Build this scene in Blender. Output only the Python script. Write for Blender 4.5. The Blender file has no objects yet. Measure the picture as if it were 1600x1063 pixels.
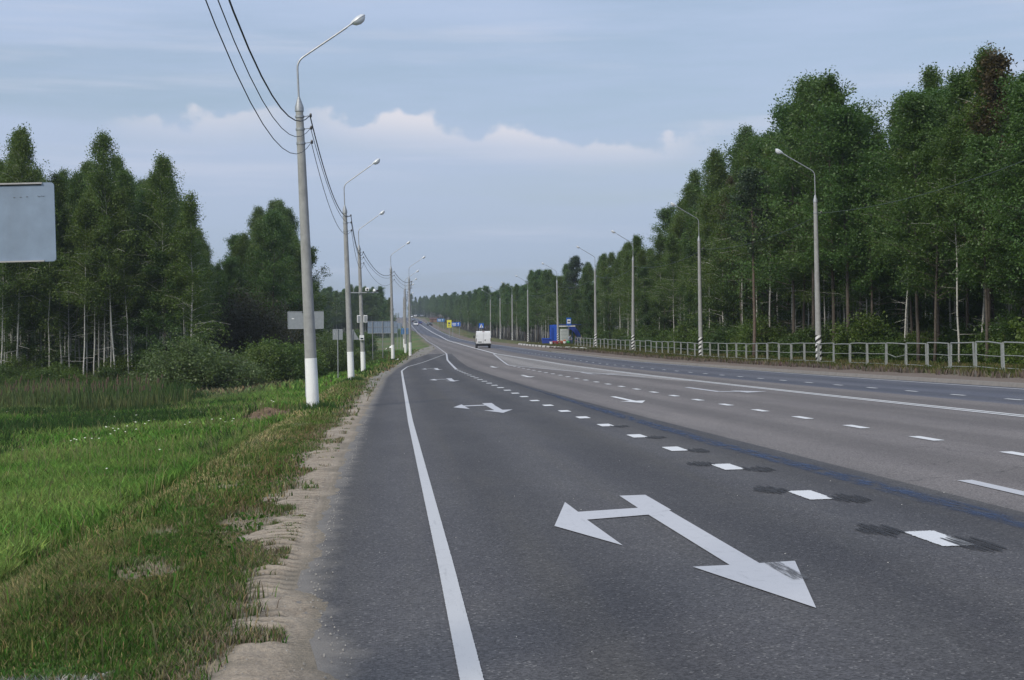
import bpy, math, random
import numpy as np
random.seed(7); rng = np.random.default_rng(11)
S = bpy.context.scene
COL = S.collection
R = math.radians

# ------------------------------------------------------------------ camera
cam_d = bpy.data.cameras.new('camera'); cam = bpy.data.objects.new('camera', cam_d); COL.objects.link(cam)
cam_d.sensor_width = 36; cam_d.lens = 36*2232/1600; cam_d.clip_end = 6000; cam_d.clip_start = .1
cam.location = (0, 0, 1.6)
from mathutils import Matrix, Euler, Vector
ROLL, PITCH, YAW = 0.010, R(0.2030), R(4.5874)
M = Matrix.Rotation(-YAW, 3, 'Z') @ Matrix.Rotation(math.pi/2 + PITCH, 3, 'X') @ Matrix.Rotation(-ROLL, 3, 'Z')
cam.rotation_euler = M.to_euler()
S.camera = cam
S.render.resolution_x, S.render.resolution_y = 1024, 680

# ------------------------------------------------------------------ sky, sun, exposure
SUN_EL, SUN_AZ = R(42), R(222)        # azimuth clockwise from +Y: behind the camera, to its left
VS = S.view_settings
VS.view_transform = 'Standard'; VS.look = 'None'; VS.exposure = 0.28; VS.gamma = 1
w = bpy.data.worlds.new('World'); S.world = w; w.use_nodes = True
nt = w.node_tree; nt.nodes.clear()
class NB:
    def __init__(s, nt): s.nt = nt
    def n(s, t, **k):
        o = s.nt.nodes.new(t)
        for a, b in k.items(): setattr(o, a, b)
        return o
    def l(s, a, b): s.nt.links.new(a, b)
    def put(s, sock, v):
        if hasattr(v, 'links') or isinstance(v, bpy.types.NodeSocket): s.l(v, sock)
        else:
            if hasattr(sock.default_value, '__len__') and len(sock.default_value) == 4 and len(v) == 3: v = (*v, 1)
            sock.default_value = v
    def m(s, op, a, b=0.0, c=0.0):
        o = s.n('ShaderNodeMath', operation=op); s.put(o.inputs[0], a); s.put(o.inputs[1], b); s.put(o.inputs[2], c); return o.outputs[0]
    def mix(s, f, a, b, mode='MIX'):
        o = s.n('ShaderNodeMix', data_type='RGBA', blend_type=mode); s.put(o.inputs[0], f); s.put(o.inputs[6], a); s.put(o.inputs[7], b); return o.outputs[2]
    def noise(s, vec, scale, detail=4, rough=.55, out=0):
        o = s.n('ShaderNodeTexNoise'); s.l(vec, o.inputs['Vector']); o.inputs['Scale'].default_value = scale
        o.inputs['Detail'].default_value = detail; o.inputs['Roughness'].default_value = rough; return o.outputs[out]
    def mapr(s, v, a, b, c=0., d=1., smooth=True):
        o = s.n('ShaderNodeMapRange'); o.interpolation_type = 'SMOOTHSTEP' if smooth else 'LINEAR'
        s.put(o.inputs[0], v); s.put(o.inputs[1], a); s.put(o.inputs[2], b); s.put(o.inputs[3], c); s.put(o.inputs[4], d); return o.outputs[0]
    def comb(s, x, y, z):
        o = s.n('ShaderNodeCombineXYZ'); s.put(o.inputs[0], x); s.put(o.inputs[1], y); s.put(o.inputs[2], z); return o.outputs[0]
    def scale(s, v, k):
        o = s.n('ShaderNodeVectorMath', operation='MULTIPLY'); s.l(v, o.inputs[0]); o.inputs[1].default_value = k; return o.outputs[0]
b = NB(nt)
sky = b.n('ShaderNodeTexSky'); sky.sky_type = 'NISHITA'; sky.sun_disc = False
sky.sun_elevation = SUN_EL; sky.sun_rotation = SUN_AZ; sky.air_density = 1.2; sky.dust_density = 2.5; sky.ozone_density = 1.5
tc = b.n('ShaderNodeTexCoord').outputs['Generated']
sep = b.n('ShaderNodeSeparateXYZ'); b.l(tc, sep.inputs[0]); dx, dy, dz = sep.outputs
az = b.m('ARCTAN2', dx, dy)                      # radians, 0 = along the road
nish = b.scale(sky.outputs[0], (.092, .095, .095))
# thin veil of high cloud, thicker towards the horizon, breaking to blue higher up
stretch = b.comb(dx, dy, b.m('MULTIPLY', dz, 7.0))
vn = b.noise(stretch, 1.7, 7, .6)
vn2 = b.noise(b.comb(b.m('ADD', dx, 3.1), dy, b.m('MULTIPLY', dz, 12.0)), 3.2, 6, .6)
veil_col = b.mix(b.mapr(dz, 0, .22), (.35, .43, .555), (.395, .485, .655))
veil_f = b.mapr(b.m('ADD', b.m('MULTIPLY', vn, .7), b.m('MULTIPLY', vn2, .3)), .38, .60, .50, .95)
c1 = b.mix(veil_f, nish, veil_col)
# wisps: faint paler and pinkish streaks
ws = b.noise(b.comb(dx, b.m('ADD', dy, 5.0), b.m('MULTIPLY', dz, 16.0)), 2.6, 8, .62)
c2 = b.mix(b.mapr(ws, .5, .72, 0, .55), c1, (.52, .56, .67))
# low bank of cumulus with bumpy tops and soft feet, wandering round the horizon
azv = b.comb(b.m('MULTIPLY', az, 1.0), 2.3, 0.0)
bump = b.noise(b.comb(b.m('MULTIPLY', az, 26.0), b.m('MULTIPLY', dz, 30.0), 4.7), 1.0, 6, .5)
wander = b.noise(azv, 2.4, 2, .5)
cen = b.m('ADD', b.mapr(az, -.06, .24, .158, .138), b.m('MULTIPLY', b.m('SUBTRACT', wander, .5), .02))
top = b.m('ADD', cen, b.mapr(bump,   .36, .66, -.007, .013, False))
bank = b.m('MULTIPLY', b.mapr(b.m('SUBTRACT', top, dz), -.003, .005), b.mapr(b.m('SUBTRACT', dz, cen), -.026, .010))
gap = b.noise(b.comb(b.m('MULTIPLY', b.m('SUBTRACT', az, .06), 3.5), 9.4, 0.0), 1.0, 3, .5)
# bank strongest in the stretches where the slow noise is high
seg = b.m('MAXIMUM', b.m('MULTIPLY', b.mapr(gap, .55, .66), .7), b.m('MULTIPLY', b.mapr(b.m('ABSOLUTE', b.m('SUBTRACT', az, .075)), .165, .09), 1.0))
c3 = b.mix(b.m('MULTIPLY', b.m('MULTIPLY', bank, seg), .85), c2, (.68, .66, .70))
# grey shelf beneath the bank
shelf = b.m('MULTIPLY', b.mapr(b.m('SUBTRACT', cen, dz), -.008, .012), b.mapr(dz, .05, .115))
c4 = b.mix(b.m('MULTIPLY', shelf, .25), c3, (.44, .50, .64))
bg = b.n('ShaderNodeBackground'); b.l(c4, bg.inputs[0]); bg.inputs[1].default_value = 1.0
wo = b.n('ShaderNodeOutputWorld'); b.l(bg.outputs[0], wo.inputs[0])
sd = bpy.data.lights.new('sun', 'SUN'); sd.energy = 2.2; sd.angle = R(10); sd.color = (1, .94, .83)
so = bpy.data.objects.new('sun', sd); COL.objects.link(so)
dsun = Vector((math.sin(SUN_AZ)*math.cos(SUN_EL), math.cos(SUN_AZ)*math.cos(SUN_EL), math.sin(SUN_EL)))
so.rotation_euler = dsun.to_track_quat('Z', 'Y').to_euler(); so.location = (-20, -30, 60)
S.render.engine = 'CYCLES'
S.cycles.max_bounces = 6; S.cycles.diffuse_bounces = 3; S.cycles.transmission_bounces = 4; S.cycles.transparent_max_bounces = 8
S.cycles.volume_bounces = 0

# ------------------------------------------------------------------ numeric helpers
def hermite(P):
    P = np.array(P, float); X, Y = P[:, 0], P[:, 1]
    m = np.zeros(len(X)); m[1:-1] = (Y[2:]-Y[:-2])/(X[2:]-X[:-2]); m[0] = (Y[1]-Y[0])/(X[1]-X[0]); m[-1] = (Y[-1]-Y[-2])/(X[-1]-X[-2])
    def f(t):
        t = np.clip(np.asarray(t, float), X[0], X[-1]); i = np.clip(np.searchsorted(X, t, 'right')-1, 0, len(X)-2)
        h = X[i+1]-X[i]; s = (t-X[i])/h
        return (2*s**3-3*s*s+1)*Y[i]+(s**3-2*s*s+s)*h*m[i]+(-2*s**3+3*s*s)*Y[i+1]+(s**3-s*s)*h*m[i+1]
    return f
def lin(P):
    P = np.array(P, float); return lambda t: np.interp(t, P[:, 0], P[:, 1])
Hf = hermite([(-50,1.42),(0,1.50),(20,1.57),(40,1.63),(70,1.66),(100,1.58),(150,1.12),(200,.55),(250,-.1),(320,-1.2),(450,-4.4),(600,-9),(750,-14),(900,-18),(1050,-19.5),(1300,-17),(3000,0)])
Cf = hermite([(-50,.016),(0,.016),(100,.02),(160,.026),(250,.02),(400,.01),(3000,.0)])
def zroad(x, y): return 1.6-Hf(y)+Cf(np.maximum(y, 0))*np.clip(x, -4, 24)
def sst(a, b_, v):
    t = np.clip((np.asarray(v, float)-a)/(b_-a), 0, 1); return t*t*(3-2*t)
_tab = np.random.default_rng(3).random((256, 256))
def vnoise(x, y, sc=1.0, oct=3, seed=0):
    x = np.asarray(x, float)/sc+seed*17.3; y = np.asarray(y, float)/sc+seed*7.7; s = 0; a = 1; t = 0
    for _ in range(oct):
        xi = np.floor(x).astype(int); yi = np.floor(y).astype(int); fx = x-xi; fy = y-yi
        fx = fx*fx*(3-2*fx); fy = fy*fy*(3-2*fy)
        g = lambda i, j: _tab[(xi+i) & 255, (yi+j) & 255]
        s = s+a*((g(0,0)*(1-fx)+g(1,0)*fx)*(1-fy)+(g(0,1)*(1-fx)+g(1,1)*fx)*fy); t += a; a *= .5; x = x*2+5.1; y = y*2+9.2
    return s/t
# plan of the road: x positions as functions of y
edgeX = lin([(-20,.32),(10,.32),(30,.26),(93,.26),(105,.7),(118.5,2.05),(158.3,5.4),(230,6.2),(344,6.5),(436,6.2),(531,5.9),(600,5.5),(750,4),(900,0),(1050,-9),(1300,-30)])
ctrX = lin([(-20,11.4),(85,11.45),(110,11.2),(148,10.1),(244,10.7),(366,11.0),(500,10.2),(632,9.2),(750,8),(900,4.2),(1050,-5),(1300,-26)])
redgeX = lin([(-20,16.7),(50,16.85),(79,17.0),(110,16.4),(149,15.4),(213,15.2),(267,14.4),(375,13.6),(552,12.8),(630,12.2),(750,11),(900,7.4),(1050,-2),(1300,-23)])
asphL = lin([(-20,-.35),(6.6,-.36),(9,-.66),(13.6,-.74),(30,-.84),(77,-.72),(100,-.2),(134,1.25),(165,3.6),(200,5.3),(230,5.8),(344,6.1),(600,5.1),(750,3.6),(900,-.4),(1050,-9.4),(1300,-30.4)])
gravL = lin([(-20,-.9),(6,-.98),(11,-1.12),(15,-1.22),(23,-1.30),(48,-1.34),(77,-1.5),(100,-.6),(134,.7),(150,1.0),(200,2.5),(230,5.3),(344,5.8),(600,4.8),(750,3.3),(900,-.7),(1050,-9.7),(1300,-30.8)])
def asphR(y): return redgeX(y)+.45

def terrain(x, y):
    x = np.asarray(x, float); y = np.asarray(y, float); z = zroad(x, y)
    # left: verge falls to a wet meadow below the road
    k = 1-sst(150, 230, y)*.55
    off = asphL(y)+.75
    z = z-.05*sst(-1.0, -2.0, x-off)-(.62*sst(-2.2, -4.1, x-off)+.42*sst(-4, -12, x-off))*k
    z = z+(vnoise(x, y, 1.1, 3, 1)-.5)*.10*sst(-1.3, -2.2, x-off)+(vnoise(x, y, 9, 3, 2)-.5)*.5*sst(-6, -14, x-off)
    # mound of bare earth on the ditch edge
    d = ((x+4.25)/.8)**2+((y-47)/5)**2
    z = z+(.30*np.exp(-d*1.3)*(x > -8)-.30*np.exp(-(((x+3.45)/.5)**2+((y-46.5)/4.2)**2)))*(.55+.9*vnoise(x, y, .5, 3, 63))
    # right: soil strip, low bank, then the forest floor
    r = x-asphR(y)
    z = z+.10*sst(.5, .9, r)-.35*sst(6.5, 10, r)+(vnoise(x, y, 1.6, 3, 4)-.5)*.10*sst(.9, 2, r)
    # broad relief far off
    far = sst(40, 260, np.abs(x-8))
    z = z+far*(vnoise(x, y, 240, 3, 5)-.5)*10*sst(150, 600, y)
    inr = (x > asphL(y)-.06) & (x < asphR(y)-.12)
    z = np.where(inr, z-.07, z)
    return z
T = lambda x, y: float(terrain(x, y))
ZR = lambda x, y: float(zroad(x, y))
ribc = lin([(0,-3.3),(5,-3.3),(13,-3.1),(24,-2.75),(33,-2.5),(50,-2.6),(80,-3.0),(3000,-3)])
def meadow(x, y): return sst(-.42, -.75, (x-(asphL(y)+.75))-ribc(y)+(vnoise(x, y, 2.6, 4, 6)-.5)*1.5)

# ------------------------------------------------------------------ materials
MATS = {}
def newmat(name):
    m = bpy.data.materials.new(name); m.use_nodes = True; m.node_tree.nodes.clear(); nb = NB(m.node_tree)
    out = nb.n('ShaderNodeOutputMaterial'); MATS[name] = m; return m, nb, out
def simple(name, col, rough=.6, metal=0., var=.12, nscale=8., bump=0., bscale=40., dirt=None, dirtf=.3, spec=.5):
    m, nb, out = newmat(name); p = nb.n('ShaderNodeBsdfPrincipled')
    oc = nb.n('ShaderNodeTexCoord').outputs['Object']
    n1 = nb.noise(oc, nscale, 5, .6)
    f = nb.mapr(n1, .3, .7, 1-var, 1+var, False)
    vm = nb.n('ShaderNodeVectorMath', operation='SCALE'); vm.inputs[0].default_value = col; nb.l(f, vm.inputs['Scale'])
    c = vm.outputs[0]
    if dirt is not None:
        n2 = nb.noise(nb.scale(oc, (1, 1, .25)), nscale*.6, 6, .7); c = nb.mix(nb.mapr(n2, .45, .75, 0, dirtf), c, dirt)
    nb.put(p.inputs['Base Color'], c); p.inputs['Roughness'].default_value = rough; p.inputs['Metallic'].default_value = metal
    p.inputs['Specular IOR Level'].default_value = spec
    if bump:
        bn = nb.n('ShaderNodeBump'); bn.inputs['Strength'].default_value = bump; bn.inputs['Distance'].default_value = .02
        nb.l(nb.noise(oc, bscale, 4, .6), bn.inputs['Height']); nb.l(bn.outputs[0], p.inputs['Normal'])
    nb.l(p.outputs[0], out.inputs[0]); return m
def asphalt(name, c1, c2, warm):
    m, nb, out = newmat(name); p = nb.n('ShaderNodeBsdfPrincipled')
    oc = nb.n('ShaderNodeTexCoord').outputs['Object']
    vo = nb.n('ShaderNodeTexVoronoi'); nb.l(oc, vo.inputs['Vector']); vo.inputs['Scale'].default_value = 75
    cell = nb.n('ShaderNodeSeparateColor'); nb.l(vo.outputs['Color'], cell.inputs[0])
    big = nb.noise(nb.scale(oc, (1, .22, 1)), .9, 6, .65); streak = nb.noise(nb.scale(oc, (1, .02, 1)), 1.6, 4, .6)
    base = nb.mix(nb.mapr(big, .3, .7), c1, c2)
    base = nb.mix(nb.mapr(streak, .42, .7, 0, .5), base, warm)
    mott = nb.noise(oc, 2.6, 6, .72); base = nb.mix(nb.mapr(mott, .35, .65, 0, .35), base, c1)
    blot = nb.noise(nb.scale(oc, (1, .5, 1)), .35, 5, .7); base = nb.mix(nb.mapr(blot, .52, .75, 0, .45), base, warm)
    g = nb.mapr(cell.outputs[0], 0, 1, .58, 1.42, False)
    fine = nb.mapr(nb.noise(oc, 190, 2, .6), .3, .7, .86, 1.14, False)
    vm = nb.n('ShaderNodeVectorMath', operation='SCALE'); nb.l(base, vm.inputs[0]); nb.l(nb.m('MULTIPLY', g, fine), vm.inputs['Scale'])
    lightstone = nb.m('GREATER_THAN', cell.outputs[1], .975)
    c = nb.mix(nb.m('MULTIPLY', lightstone, .6), vm.outputs[0], (.26, .25, .24))
    darkspot = nb.m('GREATER_THAN', nb.noise(oc, 28, 3, .5), .70); c = nb.mix(nb.m('MULTIPLY', darkspot, .6), c, (.03, .03, .03))
    # wheel tracks polished and darkened along the lanes
    sx_ = nb.n('ShaderNodeSeparateXYZ'); nb.l(oc, sx_.inputs[0])
    trk = nb.m('SINE', nb.m('ADD', nb.m('MULTIPLY', sx_.outputs[0], 3.42), nb.m('MULTIPLY', nb.noise(nb.scale(oc, (1, .04, 1)), .7, 3), 2.2)))
    vm2 = nb.n('ShaderNodeVectorMath', operation='SCALE'); nb.l(c, vm2.inputs[0]); nb.l(nb.mapr(trk, -1, 1, .84, 1.08), vm2.inputs['Scale']); c = vm2.outputs[0]
    # cracks
    cv = nb.n('ShaderNodeTexVoronoi', feature='DISTANCE_TO_EDGE'); cv.inputs['Scale'].default_value = .16
    wv = nb.n('ShaderNodeVectorMath', operation='ADD'); nb.l(oc, wv.inputs[0]); nb.l(nb.scale(nb.noise(oc, 1.4, 5, .6, 1), (1.3, 1.3, 0)), wv.inputs[1]); nb.l(wv.outputs[0], cv.inputs['Vector'])
    crack = nb.m('MULTIPLY', nb.m('LESS_THAN', cv.outputs['Distance'], .0016), nb.mapr(nb.noise(oc, .21, 2), .52, .6)); c = nb.mix(nb.m('MULTIPLY', crack, .45), c, (.02, .02, .02))
    # sandy dust blown in from the left edge (vertex attribute)
    at = nb.n('ShaderNodeAttribute'); at.attribute_name = 'dust'
    df = nb.m('MULTIPLY', nb.mapr(nb.m('ADD', at.outputs['Fac'], nb.m('MULTIPLY', nb.m('SUBTRACT', nb.noise(oc, 2.2, 7, .68), .5), 1.1)), .35, 1.0), .75)
    c = nb.mix(df, c, (.23, .21, .185))
    nb.put(p.inputs['Base Color'], c); p.inputs['Roughness'].default_value = .82; p.inputs['Specular IOR Level'].default_value = .35
    bn = nb.n('ShaderNodeBump'); bn.inputs['Strength'].default_value = .5; bn.inputs['Distance'].default_value = .006
    nb.l(nb.m('ADD', vo.outputs['Distance'], nb.noise(oc, 120, 3)), bn.inputs['Height']); nb.l(bn.outputs[0], p.inputs['Normal'])
    nb.l(p.outputs[0], out.inputs[0]); return m
A1 = asphalt('asphalt_dark', (.067,.065,.070), (.092,.089,.091), (.102,.094,.083))
A2 = asphalt('asphalt_warm', (.160,.144,.139), (.200,.180,.170), (.128,.117,.114))
A3 = asphalt('asphalt_bluish', (.085,.092,.118), (.11,.116,.142), (.145,.14,.15))
A4 = asphalt('asphalt_pale', (.25,.235,.225), (.28,.265,.255), (.24,.22,.21))
def paint(name, col, wear=.35):
    m, nb, out = newmat(name); p = nb.n('ShaderNodeBsdfPrincipled'); oc = nb.n('ShaderNodeTexCoord').outputs['Object']
    n = nb.noise(oc, 7, 8, .75); n2 = nb.noise(oc, 90, 3, .6)
    c = nb.mix(nb.mapr(n, .5, .8, 0, wear), col, (.22, .22, .23))
    st = nb.noise(nb.scale(oc, (6, .5, 1)), 3, 5, .6); c = nb.mix(nb.mapr(st, .58, .75, 0, wear*.9), c, (.25, .25, .26))
    c = nb.mix(nb.mapr(n2, .62, .72, 0, .6), c, (.16, .16, .17))
    nb.put(p.inputs['Base Color'], c); p.inputs['Roughness'].default_value = .6
    tr = nb.n('ShaderNodeBsdfTransparent'); mx = nb.n('ShaderNodeMixShader')
    at = nb.n('ShaderNodeAttribute'); at.attribute_name = 'rim'
    f = nb.m('GREATER_THAN', nb.m('ADD', at.outputs['Fac'], nb.m('MULTIPLY', nb.m('SUBTRACT', nb.noise(oc, 45, 5, .7), .5), 1.6)), .62)
    nb.l(f, mx.inputs[0]); nb.l(p.outputs[0], mx.inputs[1]); nb.l(tr.outputs[0], mx.inputs[2])
    nb.l(mx.outputs[0], out.inputs[0]); return m
PW = paint('road_paint', (.52, .52, .54), .45); PWB = paint('dash_paint', (.70, .70, .70), .25); PWE = paint('line_paint', (.52, .52, .525), .4)
def alphamat(name, col, scale, lo, hi, fmax, vs=(1, 1, 1)):
    m, nb, out = newmat(name); p = nb.n('ShaderNodeBsdfPrincipled'); oc = nb.n('ShaderNodeTexCoord').outputs['Object']
    nb.put(p.inputs['Base Color'], col); p.inputs['Roughness'].default_value = .8
    tr = nb.n('ShaderNodeBsdfTransparent'); mx = nb.n('ShaderNodeMixShader')
    at = nb.n('ShaderNodeAttribute'); at.attribute_name = 'rim'
    f = nb.mapr(nb.noise(nb.scale(oc, vs), scale, 6, .65), lo, hi, 0, fmax)
    f = nb.m('MULTIPLY', f, nb.mapr(at.outputs['Fac'], 0, 1, 1, 0))
    nb.l(f, mx.inputs[0]); nb.l(tr.outputs[0], mx.inputs[1]); nb.l(p.outputs[0], mx.inputs[2]); nb.l(mx.outputs[0], out.inputs[0]); return m
BLUEM = alphamat('blue_wear', (.04,.07,.145), 7, .34, .68, .85, (1.6, .3, 1))
SCAR = alphamat('grinding_scar', (.028,.028,.031), 5, .2, .6, .75, (2, .5, 1))
RUB = alphamat('rubber_mark', (.12,.12,.125), 14, .35, .6, .8, (3, .25, 1))
def vcol(name, rough=.9, trans=0., fine=60., bump=.6, amt=.22):
    m, nb, out = newmat(name); at = nb.n('ShaderNodeAttribute'); at.attribute_name = 'col'; oc = nb.n('ShaderNodeTexCoord').outputs['Object']
    vm = nb.n('ShaderNodeVectorMath', operation='SCALE'); nb.l(at.outputs['Color'], vm.inputs[0])
    nb.l(nb.mapr(nb.noise(oc, fine, 5, .7), .3, .7, 1-amt, 1+amt, False), vm.inputs['Scale'])
    d = nb.n('ShaderNodeBsdfPrincipled'); nb.l(vm.outputs[0], d.inputs['Base Color']); d.inputs['Roughness'].default_value = rough; d.inputs['Specular IOR Level'].default_value = .2
    if bump:
        bn = nb.n('ShaderNodeBump'); bn.inputs['Strength'].default_value = bump; bn.inputs['Distance'].default_value = .03
        nb.l(nb.noise(oc, fine*.5, 5, .7), bn.inputs['Height']); nb.l(bn.outputs[0], d.inputs['Normal'])
    nb.l(d.outputs[0], out.inputs[0]); return m
TER = vcol('soil_and_turf', fine=14., amt=.3); SANDM = vcol('sand', fine=55., bump=.9, amt=.28)
def leafmat(name, c1, c2, c3, trans=.35):
    m, nb, out = newmat(name); at = nb.n('ShaderNodeAttribute'); at.attribute_name = 'tint'
    oi = nb.n('ShaderNodeObjectInfo')
    c = nb.mix(nb.mapr(at.outputs['Fac'], 0, 1, 0, 1, False), c1, c2)
    c = nb.mix(nb.m('MULTIPLY', oi.outputs['Random'], .55), c, c3)
    d = nb.n('ShaderNodeBsdfPrincipled'); nb.l(c, d.inputs['Base Color']); d.inputs['Roughness'].default_value = .45; d.inputs['Specular IOR Level'].default_value = .35
    t = nb.n('ShaderNodeBsdfTranslucent'); nb.l(nb.scale(c, (1.25, 1.4, .6)), t.inputs[0])
    mx = nb.n('ShaderNodeMixShader'); mx.inputs[0].default_value = trans; nb.l(d.outputs[0], mx.inputs[1]); nb.l(t.outputs[0], mx.inputs[2]); nb.l(mx.outputs[0], out.inputs[0]); return m
LB = leafmat('birch_leaf', (.045,.092,.020), (.120,.185,.038), (.115,.150,.026))
LA = leafmat('aspen_leaf', (.046,.100,.024), (.105,.185,.050), (.085,.130,.028))
LS = leafmat('alder_leaf', (.034,.072,.020), (.072,.130,.030), (.075,.105,.020))
LR = leafmat('rusty_leaf', (.070,.050,.026), (.105,.080,.036), (.06,.07,.025))
LW = leafmat('willow_leaf', (.080,.125,.045), (.14,.185,.07), (.10,.14,.045))
LD = leafmat('dark_bush_leaf', (.040,.042,.024), (.065,.058,.034), (.045,.05,.022))
LP = leafmat('pine_needle', (.028,.055,.024), (.045,.080,.034), (.06,.06,.03), .15)
def blademat():
    m, nb, out = newmat('grass_blade'); at = nb.n('ShaderNodeAttribute'); at.attribute_name = 'col'
    d = nb.n('ShaderNodeBsdfDiffuse'); nb.l(at.outputs['Color'], d.inputs[0]); t = nb.n('ShaderNodeBsdfTranslucent'); nb.l(at.outputs['Color'], t.inputs[0])
    mx = nb.n('ShaderNodeMixShader'); mx.inputs[0].default_value = .35; nb.l(d.outputs[0], mx.inputs[1]); nb.l(t.outputs[0], mx.inputs[2]); nb.l(mx.outputs[0], out.inputs[0]); return m
BLADE = blademat()
def birchbark():
    m, nb, out = newmat('birch_bark'); p = nb.n('ShaderNodeBsdfPrincipled'); oc = nb.n('ShaderNodeTexCoord').outputs['Object']
    f = nb.mapr(nb.noise(nb.scale(oc, (1.2, 1.2, 5)), 2.2, 5, .7), .56, .64)
    sp = nb.n('ShaderNodeSeparateXYZ'); nb.l(oc, sp.inputs[0])
    c = nb.mix(f, (.45, .44, .40), (.05, .045, .04)); low = nb.mapr(nb.m('ADD', sp.outputs[2], nb.m('MULTIPLY', nb.noise(oc, 3, 4), 1.2)), 1.5, .4, 0, .8); c = nb.mix(low, c, (.06, .05, .045))
    nb.put(p.inputs['Base Color'], c); p.inputs['Roughness'].default_value = .8; nb.l(p.outputs[0], out.inputs[0]); return m
BB = birchbark()
BD = simple('dark_bark', (.085,.07,.055), .9, var=.35, nscale=6, bump=.8, bscale=20)
BP = simple('pine_bark', (.13,.095,.075), .9, var=.3, nscale=5, bump=.8, bscale=20)
CONC = simple('concrete', (.33,.33,.32), .85, var=.13, nscale=5, bump=.4, bscale=60, dirt=(.17,.165,.15), dirtf=.55)
LIME = simple('whitewash', (.86,.86,.85), .8, var=.05, nscale=6, bump=.2, bscale=60, dirt=(.45,.44,.40), dirtf=.4)
GALV = simple('galvanised_steel', (.36,.375,.39), .5, .45, var=.15, nscale=14, dirt=(.22,.215,.2), dirtf=.4)
GREYP = simple('grey_paint', (.25,.27,.29), .6, 0, var=.1, nscale=10)
SIGNB = simple('sign_back', (.235,.295,.385), .5, .15, var=.10, nscale=3, dirt=(.20,.24,.30), dirtf=.5)
SIGNE = simple('sign_edge', (.42,.40,.39), .5, .3, var=.1)
BLK = simple('black_plastic', (.015,.015,.017), .5)
RUBB = simple('rubber', (.02,.02,.02), .8)
LAMPW = simple('lamp_shell', (.62,.64,.66), .4, .1, var=.05)
LENS = simple('lamp_glass', (.70,.72,.74), .15, 0, var=.03)
CERA = simple('insulator', (.035,.03,.03), .3)
WIRE = simple('wire', (.02,.022,.03), .6)
BLUE = simple('shelter_blue', (.012,.09,.50), .5, var=.1, nscale=4, dirt=(.02,.05,.20), dirtf=.3)
BLUED = simple('shelter_dark_blue', (.018,.045,.26), .5, var=.15)
SBLUE = simple('sign_blue', (.02,.12,.50), .4, var=.05)
SBLUEF = simple('sign_blue_faded', (.05,.20,.48), .5, var=.1)
WHITE = simple('white_paint', (.78,.78,.78), .4, var=.04)
VANW = simple('van_white', (.74,.75,.76), .3, var=.03, nscale=2, dirt=(.55,.54,.52), dirtf=.35)
CARB = simple('car_blue', (.02,.03,.16), .3, .2, var=.05)
CARD = simple('car_dark', (.03,.035,.04), .3, .2, var=.05)
GLASS = simple('dark_glass', (.03,.04,.05), .12, 0, var=.02)
RED = simple('tail_light', (.28,.015,.015), .3)
YEL = simple('sign_yellow', (.75,.70,.04), .5, var=.03)
BOARD = simple('notice_board', (.50,.54,.52), .6, var=.05)
PRINT = simple('print_grey', (.10,.11,.12), .6)
BROWN = simple('brown_wood', (.20,.12,.08), .8, var=.2, nscale=3)
ROOF = simple('roof_brown', (.10,.05,.04), .8, var=.2)
FENCEM = simple('fence_metal', (.37,.385,.37), .5, .35, var=.16, nscale=9, dirt=(.20,.17,.14), dirtf=.5)
KW = simple('kerb_white', (.66,.66,.64), .8, var=.08, dirt=(.35,.33,.3), dirtf=.4); KB = simple('kerb_black', (.035,.035,.035), .8)
KG = simple('kerb_concrete', (.24,.22,.20), .9, var=.15, nscale=5)
REDF = simple('red_fruit', (.35,.03,.03), .5, var=.3, nscale=20); ORF = simple('orange_flowers', (.5,.14,.03), .6, var=.3, nscale=20)
GRB = simple('green_bag', (.03,.28,.06), .5); SKIN = simple('skin', (.42,.29,.23), .6); CLB = simple('cloth_blue', (.04,.06,.16), .9); CLD = simple('cloth_dark', (.03,.03,.05), .9); CLL = simple('cloth_light', (.36,.33,.24), .9); CLG = simple('cloth_grey', (.35,.38,.45), .9)
HAIR = simple('hair', (.05,.035,.025), .9)
def stripemat():
    m, nb, out = newmat('striped_paint'); p = nb.n('ShaderNodeBsdfPrincipled'); tcn = nb.n('ShaderNodeTexCoord'); oc = tcn.outputs['Object']
    sp = nb.n('ShaderNodeSeparateXYZ'); nb.l(oc, sp.inputs[0])
    a = nb.m('DIVIDE', nb.m('ARCTAN2', sp.outputs[1], sp.outputs[0]), 2*math.pi)
    v = nb.m('FRACT', nb.m('ADD', nb.m('ADD', nb.m('MULTIPLY', sp.outputs[2], 3.3), nb.m('MULTIPLY', a, -2.0)), 10.0))
    c = nb.mix(nb.m('GREATER_THAN', v, .52), (.70, .70, .69), (.02, .02, .02)); nb.put(p.inputs['Base Color'], c); p.inputs['Roughness'].default_value = .7
    nb.l(p.outputs[0], out.inputs[0]); return m
STRIPE = stripemat()

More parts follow.
